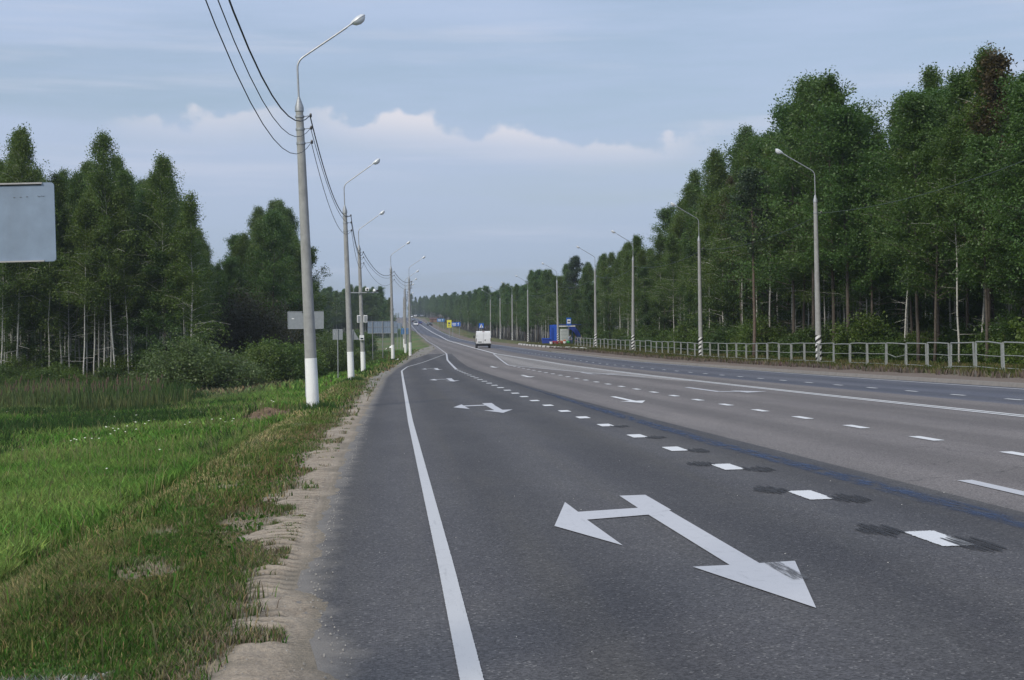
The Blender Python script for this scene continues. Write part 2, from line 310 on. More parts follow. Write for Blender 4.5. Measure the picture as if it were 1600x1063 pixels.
# ------------------------------------------------------------------ mesh helpers
class MB:
    def __init__(s): s.v = []; s.f = []; s.mi = []; s.cm = 0
    def add(s, vs, fs):
        o = len(s.v); s.v += [tuple(p) for p in vs]; s.f += [tuple(i+o for i in f) for f in fs]; s.mi += [s.cm]*len(fs); return s
    def box(s, c, d, rz=0, bev=0, tilt=0):
        hx, hy, hz = d[0]/2, d[1]/2, d[2]/2; P = []
        if bev:
            bv = min(bev, hx*.9, hy*.9, hz*.9)
            for z, e in ((-hz, bv), (-hz+bv, 0), (hz-bv, 0), (hz, bv)):
                X, Y = hx-e, hy-e; k = bv
                P += [(X-k*(e == 0), -Y, z), (X, -Y+k*(e == 0), z), (X, Y-k*(e == 0), z), (X-k*(e == 0), Y, z), (-X+k*(e == 0), Y, z), (-X, Y-k*(e == 0), z), (-X, -Y+k*(e == 0), z), (-X+k*(e == 0), -Y, z)] if e == 0 else \
                     [(X-k*.5, -Y, z), (X, -Y+k*.5, z), (X, Y-k*.5, z), (X-k*.5, Y, z), (-X+k*.5, Y, z), (-X, Y-k*.5, z), (-X, -Y+k*.5, z), (-X+k*.5, -Y, z)]
            F = [tuple(range(7, -1, -1)), tuple(range(24, 32))]
            for r in range(3):
                for i in range(8): j = (i+1) % 8; F.append((r*8+i, r*8+j, r*8+8+j, r*8+8+i))
        else:
            P = [(a*hx, b_*hy, c_*hz) for c_ in (-1, 1) for b_ in (-1, 1) for a in (-1, 1)]
            F = [(0,2,3,1),(4,5,7,6),(0,1,5,4),(2,6,7,3),(0,4,6,2),(1,3,7,5)]
        cs, sn = math.cos(rz), math.sin(rz)
        Q = []
        for x, y, z in P:
            if tilt: y, z = y*math.cos(tilt)-z*math.sin(tilt), y*math.sin(tilt)+z*math.cos(tilt)
            Q.append((c[0]+x*cs-y*sn, c[1]+x*sn+y*cs, c[2]+z))
        return s.add(Q, F)
    def tube(s, pts, rad, n=8, cap=True):
        pts = [Vector(p) for p in pts]; rad = rad if hasattr(rad, '__len__') else [rad]*len(pts); V = []
        up = Vector((0, 0, 1)); prev = None
        for i, p in enumerate(pts):
            t = (pts[min(i+1, len(pts)-1)]-pts[max(i-1, 0)]).normalized()
            if prev is None: a = t.cross(Vector((1, 0, 0)) if abs(t.x) < .8 else Vector((0, 1, 0))).normalized()
            else: a = (prev-t*prev.dot(t)).normalized()
            prev = a; c = t.cross(a)
            V += [p+(a*math.cos(2*math.pi*k/n)+c*math.sin(2*math.pi*k/n))*rad[i] for k in range(n)]
        F = [(i*n+k, i*n+(k+1) % n, (i+1)*n+(k+1) % n, (i+1)*n+k) for i in range(len(pts)-1) for k in range(n)]
        if cap: F += [tuple(range(n-1, -1, -1)), tuple((len(pts)-1)*n+k for k in range(n))]
        return s.add(V, F)
    def ell(s, c, r, n=12, m=8, z0=-1, z1=1):
        V = []
        for j in range(m+1):
            ph = math.asin(z0)+(math.asin(z1)-math.asin(z0))*j/m
            V += [(c[0]+r[0]*math.cos(ph)*math.cos(2*math.pi*k/n), c[1]+r[1]*math.cos(ph)*math.sin(2*math.pi*k/n), c[2]+r[2]*math.sin(ph)) for k in range(n)]
        F = [(j*n+k, j*n+(k+1) % n, (j+1)*n+(k+1) % n, (j+1)*n+k) for j in range(m) for k in range(n)]+[tuple(range(n-1, -1, -1)), tuple(m*n+k for k in range(n))]
        return s.add(V, F)
    def prism(s, prof, x0, x1):     # profile in (y,z) extruded along x
        n = len(prof); V = [(x0, a, b_) for a, b_ in prof]+[(x1, a, b_) for a, b_ in prof]
        return s.add(V, [tuple(range(n)), tuple(range(2*n-1, n-1, -1))]+[(i, i+n, (i+1) % n+n, (i+1) % n) for i in range(n)])
    def mesh(s, name, mats, smooth=False):
        me = bpy.data.meshes.new(name); me.from_pydata(s.v, [], s.f)
        for m in (mats if isinstance(mats, (list, tuple)) else [mats]): me.materials.append(m)
        if any(s.mi): me.polygons.foreach_set('material_index', s.mi)
        if smooth: me.polygons.foreach_set('use_smooth', [True]*len(s.f))
        me.update(); return me
    def build(s, name, mats, parent=None, smooth=False, label=None):
        return link(name, s.mesh(name, mats, smooth), parent, label)
def link(name, me, parent=None, label=None, loc=None):
    o = bpy.data.objects.new(name, me); COL.objects.link(o)
    if parent: o.parent = parent
    if label: o['label'] = label
    if loc is not None: o.location = loc
    return o
def sm(o, ang=40):
    me = o.data; me.polygons.foreach_set('use_smooth', [True]*len(me.polygons))
    try: me.set_sharp_from_angle(angle=R(ang))
    except Exception: pass
    return o
def tag(o, label=None, cat=None, group=None, kind=None):
    if label: o['label'] = label
    if cat: o['category'] = cat
    if group: o['group'] = group
    if kind: o['kind'] = kind
    return o
def empty(name, loc, rz=0, label=None, cat=None, group=None):
    o = bpy.data.objects.new(name, None); COL.objects.link(o); o.location = loc; o.rotation_euler.z = rz; o.empty_display_size = .3
    return tag(o, label, cat, group)
def kids(o): return [c for c in bpy.data.objects if c.parent == o]
def copy_tree(o, parent=None, _k=None):
    c = o.copy(); COL.objects.link(c); c.parent = parent
    for ch in CH.get(o.name, []) or kids(o): copy_tree(ch, c)
    return c
CH = {}
def npmesh(name, V, F, nper, mats, cols=None, colname='col', fac=None, facname='tint', smooth=False):
    me = bpy.data.meshes.new(name); V = np.asarray(V, np.float32); F = np.asarray(F, np.int32).reshape(-1)
    me.vertices.add(len(V)); me.vertices.foreach_set('co', V.reshape(-1))
    nf = len(F)//nper; me.loops.add(len(F)); me.loops.foreach_set('vertex_index', F)
    me.polygons.add(nf); me.polygons.foreach_set('loop_start', np.arange(nf, dtype=np.int32)*nper); me.polygons.foreach_set('loop_total', np.full(nf, nper, np.int32))
    if smooth: me.polygons.foreach_set('use_smooth', np.ones(nf, bool))
    me.update(calc_edges=True)
    for m in (mats if isinstance(mats, (list, tuple)) else [mats]): me.materials.append(m)
    if cols is not None:
        a = me.color_attributes.new(colname, 'FLOAT_COLOR', 'POINT'); c4_ = np.ones((len(V), 4), np.float32); c4_[:, :3] = cols; a.data.foreach_set('color', c4_.reshape(-1))
    if fac is not None:
        a = me.attributes.new(facname, 'FLOAT', 'POINT'); a.data.foreach_set('value', np.asarray(fac, np.float32))
    return me
def grid_faces(nu, nv):
    i = np.arange(nu*nv).reshape(nu, nv); return np.stack([i[:-1, :-1], i[:-1, 1:], i[1:, 1:], i[1:, :-1]], -1).reshape(-1)

# ------------------------------------------------------------------ ground
def lerp3(a, b_, f): f = np.asarray(f)[..., None]; return np.array(a)*(1-f)+np.array(b_)*f
def groundcol(x, y, blade=False):
    off = x-(asphL(y)+.75); n1 = vnoise(x, y, .55, 4, 11); n2 = vnoise(x, y, 3.0, 4, 12); n3 = vnoise(x, y, 14, 3, 13)
    c = lerp3((.085,.12,.034), (.15,.145,.06), sst(.35, .65, n2)); n4 = vnoise(x, y, 1.5, 3, 61); c = lerp3((.055,.115,.028), (.0,.0,.0), n4*0)*sst(.42,.6,n4)[...,None]+c*(1-sst(.42,.6,n4)[...,None]); c = c*(.65+.7*vnoise(x, y, .18, 3, 14))[..., None]
    c = c*(1-sst(.50,.62,n1)[...,None]*.55)+np.array((.13,.095,.055))*sst(.50,.62,n1)[...,None]*.55
    m = meadow(x, y)
    mc = lerp3((.080,.168,.030), (.145,.215,.055), sst(.3, .7, n2)); mc = mc*(.78+.45*n3)[..., None]
    c = c*(1-m[..., None])+mc*m[..., None]
    rd = off-ribc(y)+(vnoise(x, y, 2.6, 4, 6)-.5)*1.5
    slope = sst(1.35, .55, rd)*sst(-.5, -.3, rd)*sst(7, 12, y); sl_c = lerp3((.12,.17,.045), (.21,.205,.085), sst(.35, .65, n1))
    c = c*(1-slope[..., None]*.8)+sl_c*slope[..., None]*.8
    rib = np.exp(-((rd+.05)/.33)**2)*sst(.25, .42, n1+.1)*sst(120, 50, y)*.9
    c = c*(1-rib[..., None])+np.array((.33,.28,.15))*rib[..., None]
    red = np.exp(-((off+1.45)/.45)**2)*sst(.42, .6, n2)*sst(10, 14, y)*sst(40, 28, y)*.7
    c = c*(1-red[..., None])+np.array((.13,.075,.045))*red[..., None]
    # reeds and rough growth near the wood, on the left
    rough = sst(52, 74, y-off*.35-8)*sst(-5, -9, off); rc = lerp3((.10,.135,.055), (.17,.15,.085), sst(.4, .65, n2))
    c = c*(1-rough[..., None])+rc*rough[..., None]
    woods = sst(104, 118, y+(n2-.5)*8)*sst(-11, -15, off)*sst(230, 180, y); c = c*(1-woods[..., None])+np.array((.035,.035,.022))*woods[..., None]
    farl = sst(120, 170, y)*sst(0, -3, off); fc = lerp3((.075,.13,.03), (.14,.13,.06), sst(.45, .65, n3)); c = c*(1-farl[..., None]*.7)+fc*farl[..., None]*.7
    pit = np.exp(-(((x+3.95)/.95)**2+((y-47)/5)**2)*.9); pit = sst(.35, .6, pit+(n1-.5)*.4)
    c = c*(1-pit[..., None])+lerp3((.13,.09,.06), (.27,.20,.15), sst(.3, .7, vnoise(x, y, .4, 3, 64)))*pit[..., None]
    bp = sst(.37, .30, vnoise(x, y, .7, 3, 40))*sst(-2.4, -2.0, off)*(x < asphL(y)+.2)*sst(60, 40, y)*.8; c = c*(1-bp[..., None])+np.array((.25,.205,.15))*bp[..., None]
    gp = sst(.1, -.1, y-7.05+(n1-.5)*.5)*sst(-1.35, -1.5, x); c = c*(1-gp[..., None])+np.array((.30,.29,.27))*gp[..., None]
    se = sst(-.45, .02, x-gravL(y)+(vnoise(x, y, .9, 4, 21)-.5)*.62)*sst(.38, .6, n1+.12)*.75*(x < asphL(y)+.2); c = c*(1-se[..., None])+np.array((.22,.18,.13))*se[..., None]
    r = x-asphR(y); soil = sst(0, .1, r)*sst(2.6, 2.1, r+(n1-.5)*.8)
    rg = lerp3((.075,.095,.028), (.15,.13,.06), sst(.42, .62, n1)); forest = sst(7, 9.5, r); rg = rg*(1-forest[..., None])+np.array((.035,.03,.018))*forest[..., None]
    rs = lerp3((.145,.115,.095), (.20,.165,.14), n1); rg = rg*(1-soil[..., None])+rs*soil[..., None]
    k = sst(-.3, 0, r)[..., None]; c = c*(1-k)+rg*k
    return c
# hill grass for distances
ys = np.concatenate([np.arange(-30, 4, 2), np.arange(4, 14, .14), np.arange(14, 30, .3), np.arange(30, 70, .7), np.arange(70, 260, 2.5), np.geomspace(260, 3200, 110)])
xs = np.concatenate([-np.geomspace(2000, 40, 40), np.arange(-39, -12, 1.2), np.arange(-12, -5, .3), np.arange(-5, .4, .1), np.arange(.5, 17, 1.1), np.arange(17, 25, .35), np.arange(25.3, 45, 2.0), np.geomspace(46, 2000, 40)])
Yg, Xg = np.meshgrid(ys, xs, indexing='ij')
Xs_ = Xg+np.where(np.abs(Xg-8) < 60, 0, 0)
V = np.stack([Xs_, Yg, terrain(Xs_, Yg)], -1).reshape(-1, 3)
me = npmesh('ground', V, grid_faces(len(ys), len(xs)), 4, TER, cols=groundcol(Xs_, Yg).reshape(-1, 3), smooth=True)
tag(link('ground', me), kind='structure')

def yline(y0, y1):
    a = []; y = y0
    while y < y1: a.append(y); y += max(.5, y*.02)
    a.append(y1); return np.array(a)
def strip(name, fl, fr, y0, y1, dz, mat, nx=2, dust=False, kind='structure', rim=False):
    yy = yline(y0, y1); t = np.linspace(0, 1, nx); L, Rr = fl(yy), fr(yy)
    X = L[:, None]*(1-t)+Rr[:, None]*t; Y = np.repeat(yy[:, None], nx, 1); Z = zroad(X, Y)+dz*(1+np.maximum(Y, 0)/120)
    fac = None
    if dust: fac = 1-np.clip((X-L[:, None])/.42, 0, 1)
    me = npmesh(name, np.stack([X, Y, Z], -1).reshape(-1, 3), grid_faces(len(yy), nx), 4, mat, fac=None if fac is None else fac.reshape(-1), facname='dust', smooth=True)
    o = link(name, me)
    if kind: o['kind'] = kind
    return o
boundX = lin([(-20,5.35),(12,5.25),(40,5.0),(100,4.9),(125,5.3),(160,6.0)])
b2X = lin([(-20,13.2),(110,13.15),(148,12.4),(200,12.6),(267,12.3),(1300,-25)])
strip('turn_lane', asphL, boundX, -20, 158, 0, A1, 40, True)
strip('road', lambda y: np.maximum(np.where(y < 158, boundX(y), asphL(y)), asphL(y)), b2X, -20, 1290, 0, A2, 10)
strip('far_lane', b2X, asphR, -20, 1290, 0, A3, 8)
strip('turn_lane_taper', lambda y: np.minimum(asphL(y), boundX(np.minimum(y, 158))), lambda y: np.maximum(asphL(y)+.6, 5.9+0*y), 158.02, 200, -.002, A1, 6, True)
strip('painted_island', lambda y: np.interp(y, [52, 75, 100, 148], [11.1, 9.6, 7.9, 9.95]), lambda y: ctrX(y)-.1, 54, 147, .004, A4, 5)
# fine sand shoulder with tyre prints; lies over the soil and over the asphalt edge
yy = np.concatenate([np.arange(4.5, 13, .022), np.arange(13, 24, .05), np.arange(24, 60, .25), np.arange(60, 240, 1.5)])
tt = np.linspace(0, 1, 64); L = gravL(yy)-.55; Rr = asphL(yy)+.42*sst(120, 20, yy)+.35
X = L[:, None]*(1-tt)+Rr[:, None]*tt; Y = np.repeat(yy[:, None], len(tt), 1)
gl, al = gravL(Y), asphL(Y)
wob = (vnoise(X, Y, .9, 4, 21)-.5)*.62+(vnoise(X, Y, .16, 3, 29)-.5)*.34; wob2 = (vnoise(X, Y, .75, 4, 22)-.5)*.42+.02*0
inside = np.minimum((X-gl+wob)/.14, (al+.02-X+wob2+.10*np.exp(-((Y-8.0)/.9)**2))/.16)
base = np.maximum(terrain(X, Y), np.where(X > al-.12, zroad(X, Y)+.001, -99))
zz = base+np.where(X > al-.1, np.clip(inside, -2.2, 1)*.006-.001, np.clip(inside, -2.2, 1)*.012)
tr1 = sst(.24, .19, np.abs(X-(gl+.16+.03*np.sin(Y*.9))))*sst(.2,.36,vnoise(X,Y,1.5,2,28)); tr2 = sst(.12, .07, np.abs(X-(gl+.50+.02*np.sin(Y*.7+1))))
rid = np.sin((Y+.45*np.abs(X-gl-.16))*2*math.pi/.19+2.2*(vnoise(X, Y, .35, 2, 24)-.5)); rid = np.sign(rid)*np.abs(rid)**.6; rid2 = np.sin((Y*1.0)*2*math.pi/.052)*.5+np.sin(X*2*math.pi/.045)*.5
nearf = sst(34, 16, Y)
zz = zz+(tr1*rid*.010+tr2*rid2*.006)*nearf*np.clip(inside, 0, 1)+(vnoise(X, Y, .12, 3, 25)-.5)*.018*np.clip(inside, 0, 1)+(vnoise(X, Y, .045, 2, 27)-.5)*.014*sst(16, 9, Y)*np.clip(inside, 0, 1)
sc = lerp3((.31,.255,.195), (.42,.355,.28), vnoise(X, Y, .5, 4, 26)); sc = sc*(.82+.36*vnoise(X, Y, .10, 3, 71))[..., None]; sc = sc*(1-(tr1*(np.clip(-rid, 0, 1)*.50)*nearf+tr2*np.clip(-rid2, 0, 1)*.35*nearf)[..., None])  # tread troughs darkened: shade between the ridges painted into the sand colour
far_ = sst(30, 80, Y)[..., None]; sc = sc*(1-far_)+np.array((.24,.225,.20))*far_
edge = sst(1.0, 0, inside)[..., None]*.6; sc = sc*(1-edge)+np.array((.17,.15,.115))*edge
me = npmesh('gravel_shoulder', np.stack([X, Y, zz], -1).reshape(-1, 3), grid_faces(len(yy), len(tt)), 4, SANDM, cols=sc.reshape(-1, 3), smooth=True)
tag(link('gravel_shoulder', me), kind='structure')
# strip of concrete rubble and grit in the near corner
def sanddist(x, y): return np.minimum(x-gravL(y)+(vnoise(x, y, .9, 4, 21)-.5)*.62+(vnoise(x, y, .16, 3, 29)-.5)*.34, asphL(y)+.35-x)
def sandmask(x, y):
    d = sanddist(x, y)+rng.normal(0, .07, len(x)); tuft = (vnoise(x, y, .33, 3, 33) > .66) & (d < .75)
    return (d > -.02) & ~tuft & (y < 235)

# ------------------------------------------------------------------ road markings (each line, dash and arrow its own flat object)
def mline(name, f, y0, y1, wd, label, dz=.006, mat=None, off=0., cat='road marking', group=None):
    yy = yline(y0, y1); t = np.array([-.5, -.42, .42, .5]); wv = wd*(1+.12*sst(100, 600, yy))
    X = (f(yy)+off)[:, None]+wv[:, None]*t; Y = np.repeat(yy[:, None], 4, 1); Z = zroad(X, Y)+dz*(1+np.maximum(Y, 0)/60)
    rim = np.repeat(np.array([[1, 0, 0, 1.]]), len(yy), 0).reshape(-1)
    o = link(name, npmesh(name, np.stack([X, Y, Z], -1).reshape(-1, 3), grid_faces(len(yy), 4), 4, mat or PW, fac=rim, facname='rim'))
    return tag(o, label, cat, group)
mline('edge_line', edgeX, -5, 400, .115, 'long white edge line of the turn lane nearest the gravel shoulder', mat=PWE)
mline('edge_line', edgeX, 401, 1280, .15, 'white left edge line climbing the far hill')
mline('centre_line', ctrX, -5, 146, .115, 'double white centre line, strand nearer the camera side', mat=PWB, off=-.12, group='double centre line')
mline('centre_line', ctrX, -5, 146, .115, 'double white centre line, strand nearer the guard fence', mat=PWB, off=.08, group='double centre line')
mline('centre_line', ctrX, 146, 1280, .24, 'thick white centre line beyond the pale painted island', mat=PWB)
mline('far_edge_line', redgeX, -5, 1280, .14, 'white edge line beside the brown soil below the guard fence', mat=PWE)
mline('island_line', lambda y: np.interp(y, [60, 100, 148], [11.0, 7.75, 9.9]), 62, 147, .13, 'thin white line round the pale painted island')
kx = lambda y: np.interp(y, [93, 125, 158.3], [3.8, 4.35, 5.4])
mline('worn_line', kx, 93, 158, .17, 'broken-looking pale line joining the lane dashes to the edge line kink')
DASH = {}
def dash(fx, y, ln, wd, dz=.006, mat=None, key=None):
    k = (ln, wd, key)
    if k not in DASH:
        n = 9; u = np.linspace(-.5, .5, n); UX, UY = np.meshgrid(u, u)
        P = np.stack([UX*wd, UY*ln, 0*UX], -1); fac = np.clip((np.maximum(np.abs(UX)*wd/min(wd, ln)+.5-.5*wd/min(wd, ln), 0*UX+np.maximum(np.abs(UX), np.abs(UY)))-.36)/.14, 0, 1)
        if key == 'scar': fac = np.clip((np.sqrt(UX**2+UY**2)-.30)/.2, 0, 1)
        DASH[k] = npmesh('dash', P.reshape(-1, 3), grid_faces(n, n), 4, mat or PWB, fac=fac.reshape(-1), facname='rim')
    return DASH[k]
def place_flat(name, me, x, y, dz, label, group, cat='road marking'):
    o = link(name, me); h = 1.0
    sx = (ZR(x+h, y)-ZR(x-h, y))/2; sy = (ZR(x, y+h)-ZR(x, y-h))/2
    n = Vector((-sx, -sy, 1)).normalized(); o.rotation_euler = Vector((0, 0, 1)).rotation_difference(n).to_euler()
    o.location = (x, y, ZR(x, y)+dz); return tag(o, label, cat, group)
d1 = [10.31, 13.53, 16.92, 20.09, 23.18, 26.61, 29.73, 32.89, 36.33, 39.7]; y = 43.0
while y < 93: d1.append(y); y += 3.3
d1 = [7.1, 3.8]+d1
for i, y in enumerate(d1):
    x = 4.02-.02*i if i < 12 else 3.8
    if i < 2: x = 4.03
    lb = {0: 'lane dash cut by the right picture edge', 2: 'nearest whole lane dash, its lower end scored by black tyre stripes', 3: 'second lane dash from the camera, between two black scars', 4: 'third lane dash, its far end scored dark'}.get(i, 'short white dash between the turn lane and the brown lane')
    place_flat('lane_dash', dash(None, y, .92, .27, mat=PWB), x, y, .006+y*.0001, lb, 'dashes along the turn lane')
def scar(seed):
    rg = np.random.default_rng(seed); m_ = MB(); n_s = rg.integers(6, 8); w_ = .046
    for k in range(n_s):
        xx = (k-n_s/2+.5)*w_+rg.normal(0, .004); l0, l1 = -.42+abs(k+.5-n_s/2)*.07+rg.uniform(-.03, .03), .42-abs(k-n_s/2)*.05+rg.uniform(-.15, .12); q = 7
        V_ = []
        for t_ in range(q): yy_ = l0+(l1-l0)*t_/(q-1); h_ = w_*.5*(1-.6*abs(t_/(q-1)*2-1)**3)*rg.uniform(.8, 1.1); V_ += [(xx-h_, yy_, 0), (xx+h_, yy_, 0)]
        m_.add(V_, [(2*t_, 2*t_+1, 2*t_+3, 2*t_+2) for t_ in range(q-1)])
    return m_.mesh('dark_scar', SCAR)
for i, (x, y) in enumerate([(3.72,10.9),(4.11,9.93),(3.72,14.1),(4.22,13.1),(3.72,17.45),(4.2,16.45),(4.16,19.6),(4.12,22.7),(4.08,26.1),(4.3,8.2)]):
    place_flat('dark_scar', scar(i), x, y, .009, ['black grooved scar at the far left end of the nearest whole dash','black grooved scar under the near end of the nearest whole dash','black scar at the far end of the second dash','black scar under the near end of the second dash'][i] if i < 4 else 'black grooved scar beside a lane dash', 'grinding scars beside the lane dashes', 'road scar')
for y in np.arange(7.4, 102, 3.28):
    place_flat('lane_dash', dash(None, y, 1.15, .20, mat=PWB, key='b'), 7.72+.004*max(0, 60-abs(y-70)), y, .006+y*.0001, 'short white dash on the warm brown middle lanes', 'dashes between the middle lanes')
for y in np.arange(12.2, 185, 3.27):
    x = float(np.interp(y, [0, 60, 118, 185], [14.15, 14.08, 13.7, 13.1])); place_flat('lane_dash', dash(None, y, 1.0, .13, mat=PWB, key='c'), x, y, .006+y*.0001, 'small white dash on the bluish far lane', 'dashes of the far lane')
def flatpoly(name, polys, mat, x, y, dz, label, group=None, cat='road arrow'):
    me = bpy.data.meshes.new(name); v = []; f = []
    for p in polys: f.append(tuple(range(len(v), len(v)+len(p)))); v += [(a, b_, 0) for a, b_ in p]
    me.from_pydata(v, [], f); me.materials.append(mat); me.update()
    return place_flat(name, me, x, y, dz, label, group, cat)
# shape measured on the nearest arrow (local metres: origin at the tip)
TURN = [[(0,0),(.36,1.72),(.10,1.68),(-.10,1.60),(-.36,1.55)][::1], [(-.10,1.60),(.10,1.68),(.12,5.2),(.16,6.3),(-.10,6.2),(-.09,5.35),(-.10,4.55)]]
head1 = [(0,0),(.36,1.70),(.12,1.665),(-.13,1.63),(-.36,1.62)]
stem1 = [(-.105,1.63),(.105,1.665),(.105,4.9),(-.13,4.6)]
stub = [(-.13,5.15),(-.13,4.6),(.13,4.9),(.13,6.25),(-.13,6.25)]
arm = [(-.13,4.6),(-.13,5.15),(-.70,5.0),(-.70,4.4)]
head2 = [(-.70,4.4),(-.70,5.0),(-.72,5.85),(-1.02,4.05),(-.65,2.75)]
for i, (tx, ty, sc_) in enumerate([(2.31,7.80,1),(2.42,32.9,.98),(2.5,64,1),(2.6,92,1)]):
    P = [[(a*sc_, c_*sc_) for a, c_ in p] for p in (head1, stem1, stub, arm, head2)]
    flatpoly('turn_arrow', P, PW, tx, ty, .006+ty*.0001, ['big worn white two-headed arrow nearest the camera', 'second white two-headed arrow along the turn lane', 'third two-headed arrow, small in the turn lane', 'farthest turn lane arrow by the line kink'][i], 'arrows painted in the turn lane')
place_flat('rubber_mark', dash(None, 0, .85, .13, mat=RUB, key='rub'), 2.50, 9.12, .010, 'diagonal rubber streak across the nearest arrow head', None, 'tyre mark')
sh = [(0,0),(.34,1.5),(.08,1.45),(-.08,1.45),(-.34,1.5)]; ss_ = [(-.08,1.45),(.08,1.45),(.08,5),(-.08,5)]
for i, (tx, ty) in enumerate([(6.2,36.0),(6.3,67.5),(6.45,94)]):
    flatpoly('straight_arrow', [sh, ss_], PWB, tx, ty, .006+ty*.0001, ['nearest straight arrow in the middle lane by the blue stripe','second straight arrow in the middle lane','farthest straight arrow in the middle lane'][i], 'straight arrows in the middle lane')
for i, (tx, ty) in enumerate([(9.6,40.5),(9.6,68)]):
    sp_ = [[(-.09,0+1.6),(.09,1.6),(.09,6.5),(-.09,6.5)], [(-.09,1.6),(.5,1.2),(.55,1.6),(.09,2.1)], [(.5,.3),(1.2,.75),(.5,2.4)]]
    flatpoly('bent_arrow', sp_, PW, tx, ty, .006+ty*.0001, ['nearer bent arrow left of the double centre line','farther bent arrow left of the double centre line'][i], 'bent arrows beside the centre line')
flatpoly('straight_arrow', [sh, ss_], PW, 5.85, 9.4, .007, 'pale stroke cut by the right picture edge on the brown lane')
# dark-blue wear stripe
yy = yline(3, 60); t = np.linspace(-.5, .5, 5); wv = .30*sst(62, 30, yy)+.05
X = np.interp(yy, [3, 11, 21, 60], [5.05, 4.93, 4.70, 4.75])[:, None]+wv[:, None]*t+.05*(vnoise(yy, yy*0, 1.2, 3, 31)-.5)[:, None]; Y = np.repeat(yy[:, None], 5, 1)
rim = np.repeat(np.array([[1, .2, 0, .2, 1.]]), len(yy), 0)*.8+.2*sst(25, 60, yy)[:, None]
tag(link('blue_stripe', npmesh('blue_stripe', np.stack([X, Y, zroad(X, Y)+.004+Y*.0001], -1).reshape(-1, 3), grid_faces(len(yy), 5), 4, BLUEM, fac=rim.reshape(-1), facname='rim')), 'dark blue streak along the asphalt seam between dark and brown lanes', 'road stain')

# ------------------------------------------------------------------ grass
def blades(name, x, y, h, wd, col, lean=.35, label=None, cat=None, tipdark=None):
    n = len(x); z = terrain(x, y); a = rng.uniform(0, 2*np.pi, n); ca, sa = np.cos(a), np.sin(a)
    b2 = rng.uniform(0, 2*np.pi, n); ln = lean*h*rng.uniform(.2, 1.3, n); lx, ly = np.cos(b2)*ln, np.sin(b2)*ln
    V = np.zeros((n, 5, 3), np.float32); base = np.stack([x, y, z-.006], -1); hw = wd/2
    V[:, 0] = base+np.stack([-ca*hw, -sa*hw, 0*x], -1); V[:, 1] = base+np.stack([ca*hw, sa*hw, 0*x], -1)
    mid = base+np.stack([lx*.35, ly*.35, h*.6], -1)
    V[:, 2] = mid+np.stack([ca*hw*.75, sa*hw*.75, 0*x], -1); V[:, 3] = mid+np.stack([-ca*hw*.75, -sa*hw*.75, 0*x], -1)
    V[:, 4] = base+np.stack([lx, ly, h*(1-.25*lean)], -1)
    i = np.arange(n)[:, None]*5; tri = np.concatenate([i+[0, 1, 2], i+[0, 2, 3], i+[3, 2, 4]], 1).reshape(-1)
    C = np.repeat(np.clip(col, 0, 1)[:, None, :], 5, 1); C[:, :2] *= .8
    if tipdark is not None: C[:, 4] = tipdark
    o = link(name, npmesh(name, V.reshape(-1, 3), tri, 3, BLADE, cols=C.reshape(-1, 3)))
    return tag(o, label, cat, kind='stuff')
def scatter(n, x0, x1, y0, y1, cond):
    # uniform in area, x-range may depend on y
    y = rng.uniform(y0, y1, n); x = x0(y)+(x1(y)-x0(y))*rng.random(n); wgt = (x1(y)-x0(y)); k = rng.random(n) < wgt/np.max(wgt)
    x, y = x[k], y[k]; m = cond(x, y); return x[m], y[m]
frL = lambda y: -.283*y-1.2
verge_cond = lambda x, y: (~((y < 7.0+.5*(vnoise(x, y, .5, 3, 67)-.5)) & (x < -1.42) & (rng.random(len(x)) < .93))) & (~sandmask(x, y)) & (x < asphL(y)-.12) & ((x+3.95)**2/.75+(y-47)**2/20 > .8+.9*vnoise(x, y, .7, 3, 65))
def vary(c, s=.25): return c*(1+rng.normal(0, s, (len(c), 1)))*(1+rng.normal(0, .07, c.shape))
def n_(x): return len(x)
def grasspatch(name, n, y0, y1, hm, wm, wdt, label):
    x, y = scatter(n, lambda t: np.maximum(frL(t), -46), lambda t: asphL(t)-.1, y0, y1, verge_cond)
    m = meadow(x, y); nz = vnoise(x, y, .55, 4, 11); bare = (vnoise(x, y, .7, 3, 40) < .33) & (m < .5) & (rng.random(n_(x)) < .85); x, y, m, nz = x[~bare], y[~bare], m[~bare], nz[~bare]
    h = (hm*(.35+2.4*vnoise(x, y, .8, 3, 41)**2)*(1-m)+wm*m*(.7+.6*vnoise(x, y, 2.5, 3, 42)))*rng.uniform(.6, 1.25, len(x))
    edge_d = np.clip((gravL(y)-x)/.5, .8, 1); h = h*np.where(m < .5, edge_d, 1)
    c = vary(groundcol(x, y)*(1.22+.2*sst(9, 16, y))[:, None], .32); dry = rng.random(len(x)) < np.where(m > .5, .05, .22); c[dry] = vary(np.tile(np.array([[.27, .22, .11]]), (dry.sum(), 1)))
    gr = (rng.random(len(x)) < .3) & (m < .5); c[gr] = vary(np.tile(np.array([[.075, .16, .03]]), (gr.sum(), 1)))
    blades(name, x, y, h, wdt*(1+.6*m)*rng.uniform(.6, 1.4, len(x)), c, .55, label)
grasspatch('verge_grass', 300000, 4.6, 14, .075, .24, .0065, 'short weedy grass on the verge beside the gravel')
grasspatch('meadow_grass', 220000, 14, 34, .085, .30, .012, 'bright green meadow grass below the verge')
grasspatch('meadow_grass', 150000, 34, 75, .13, .34, .028, 'green meadow grass towards the reeds')
grasspatch('meadow_grass', 60000, 75, 210, .2, .45, .09, 'distant rough grass by the sign posts')
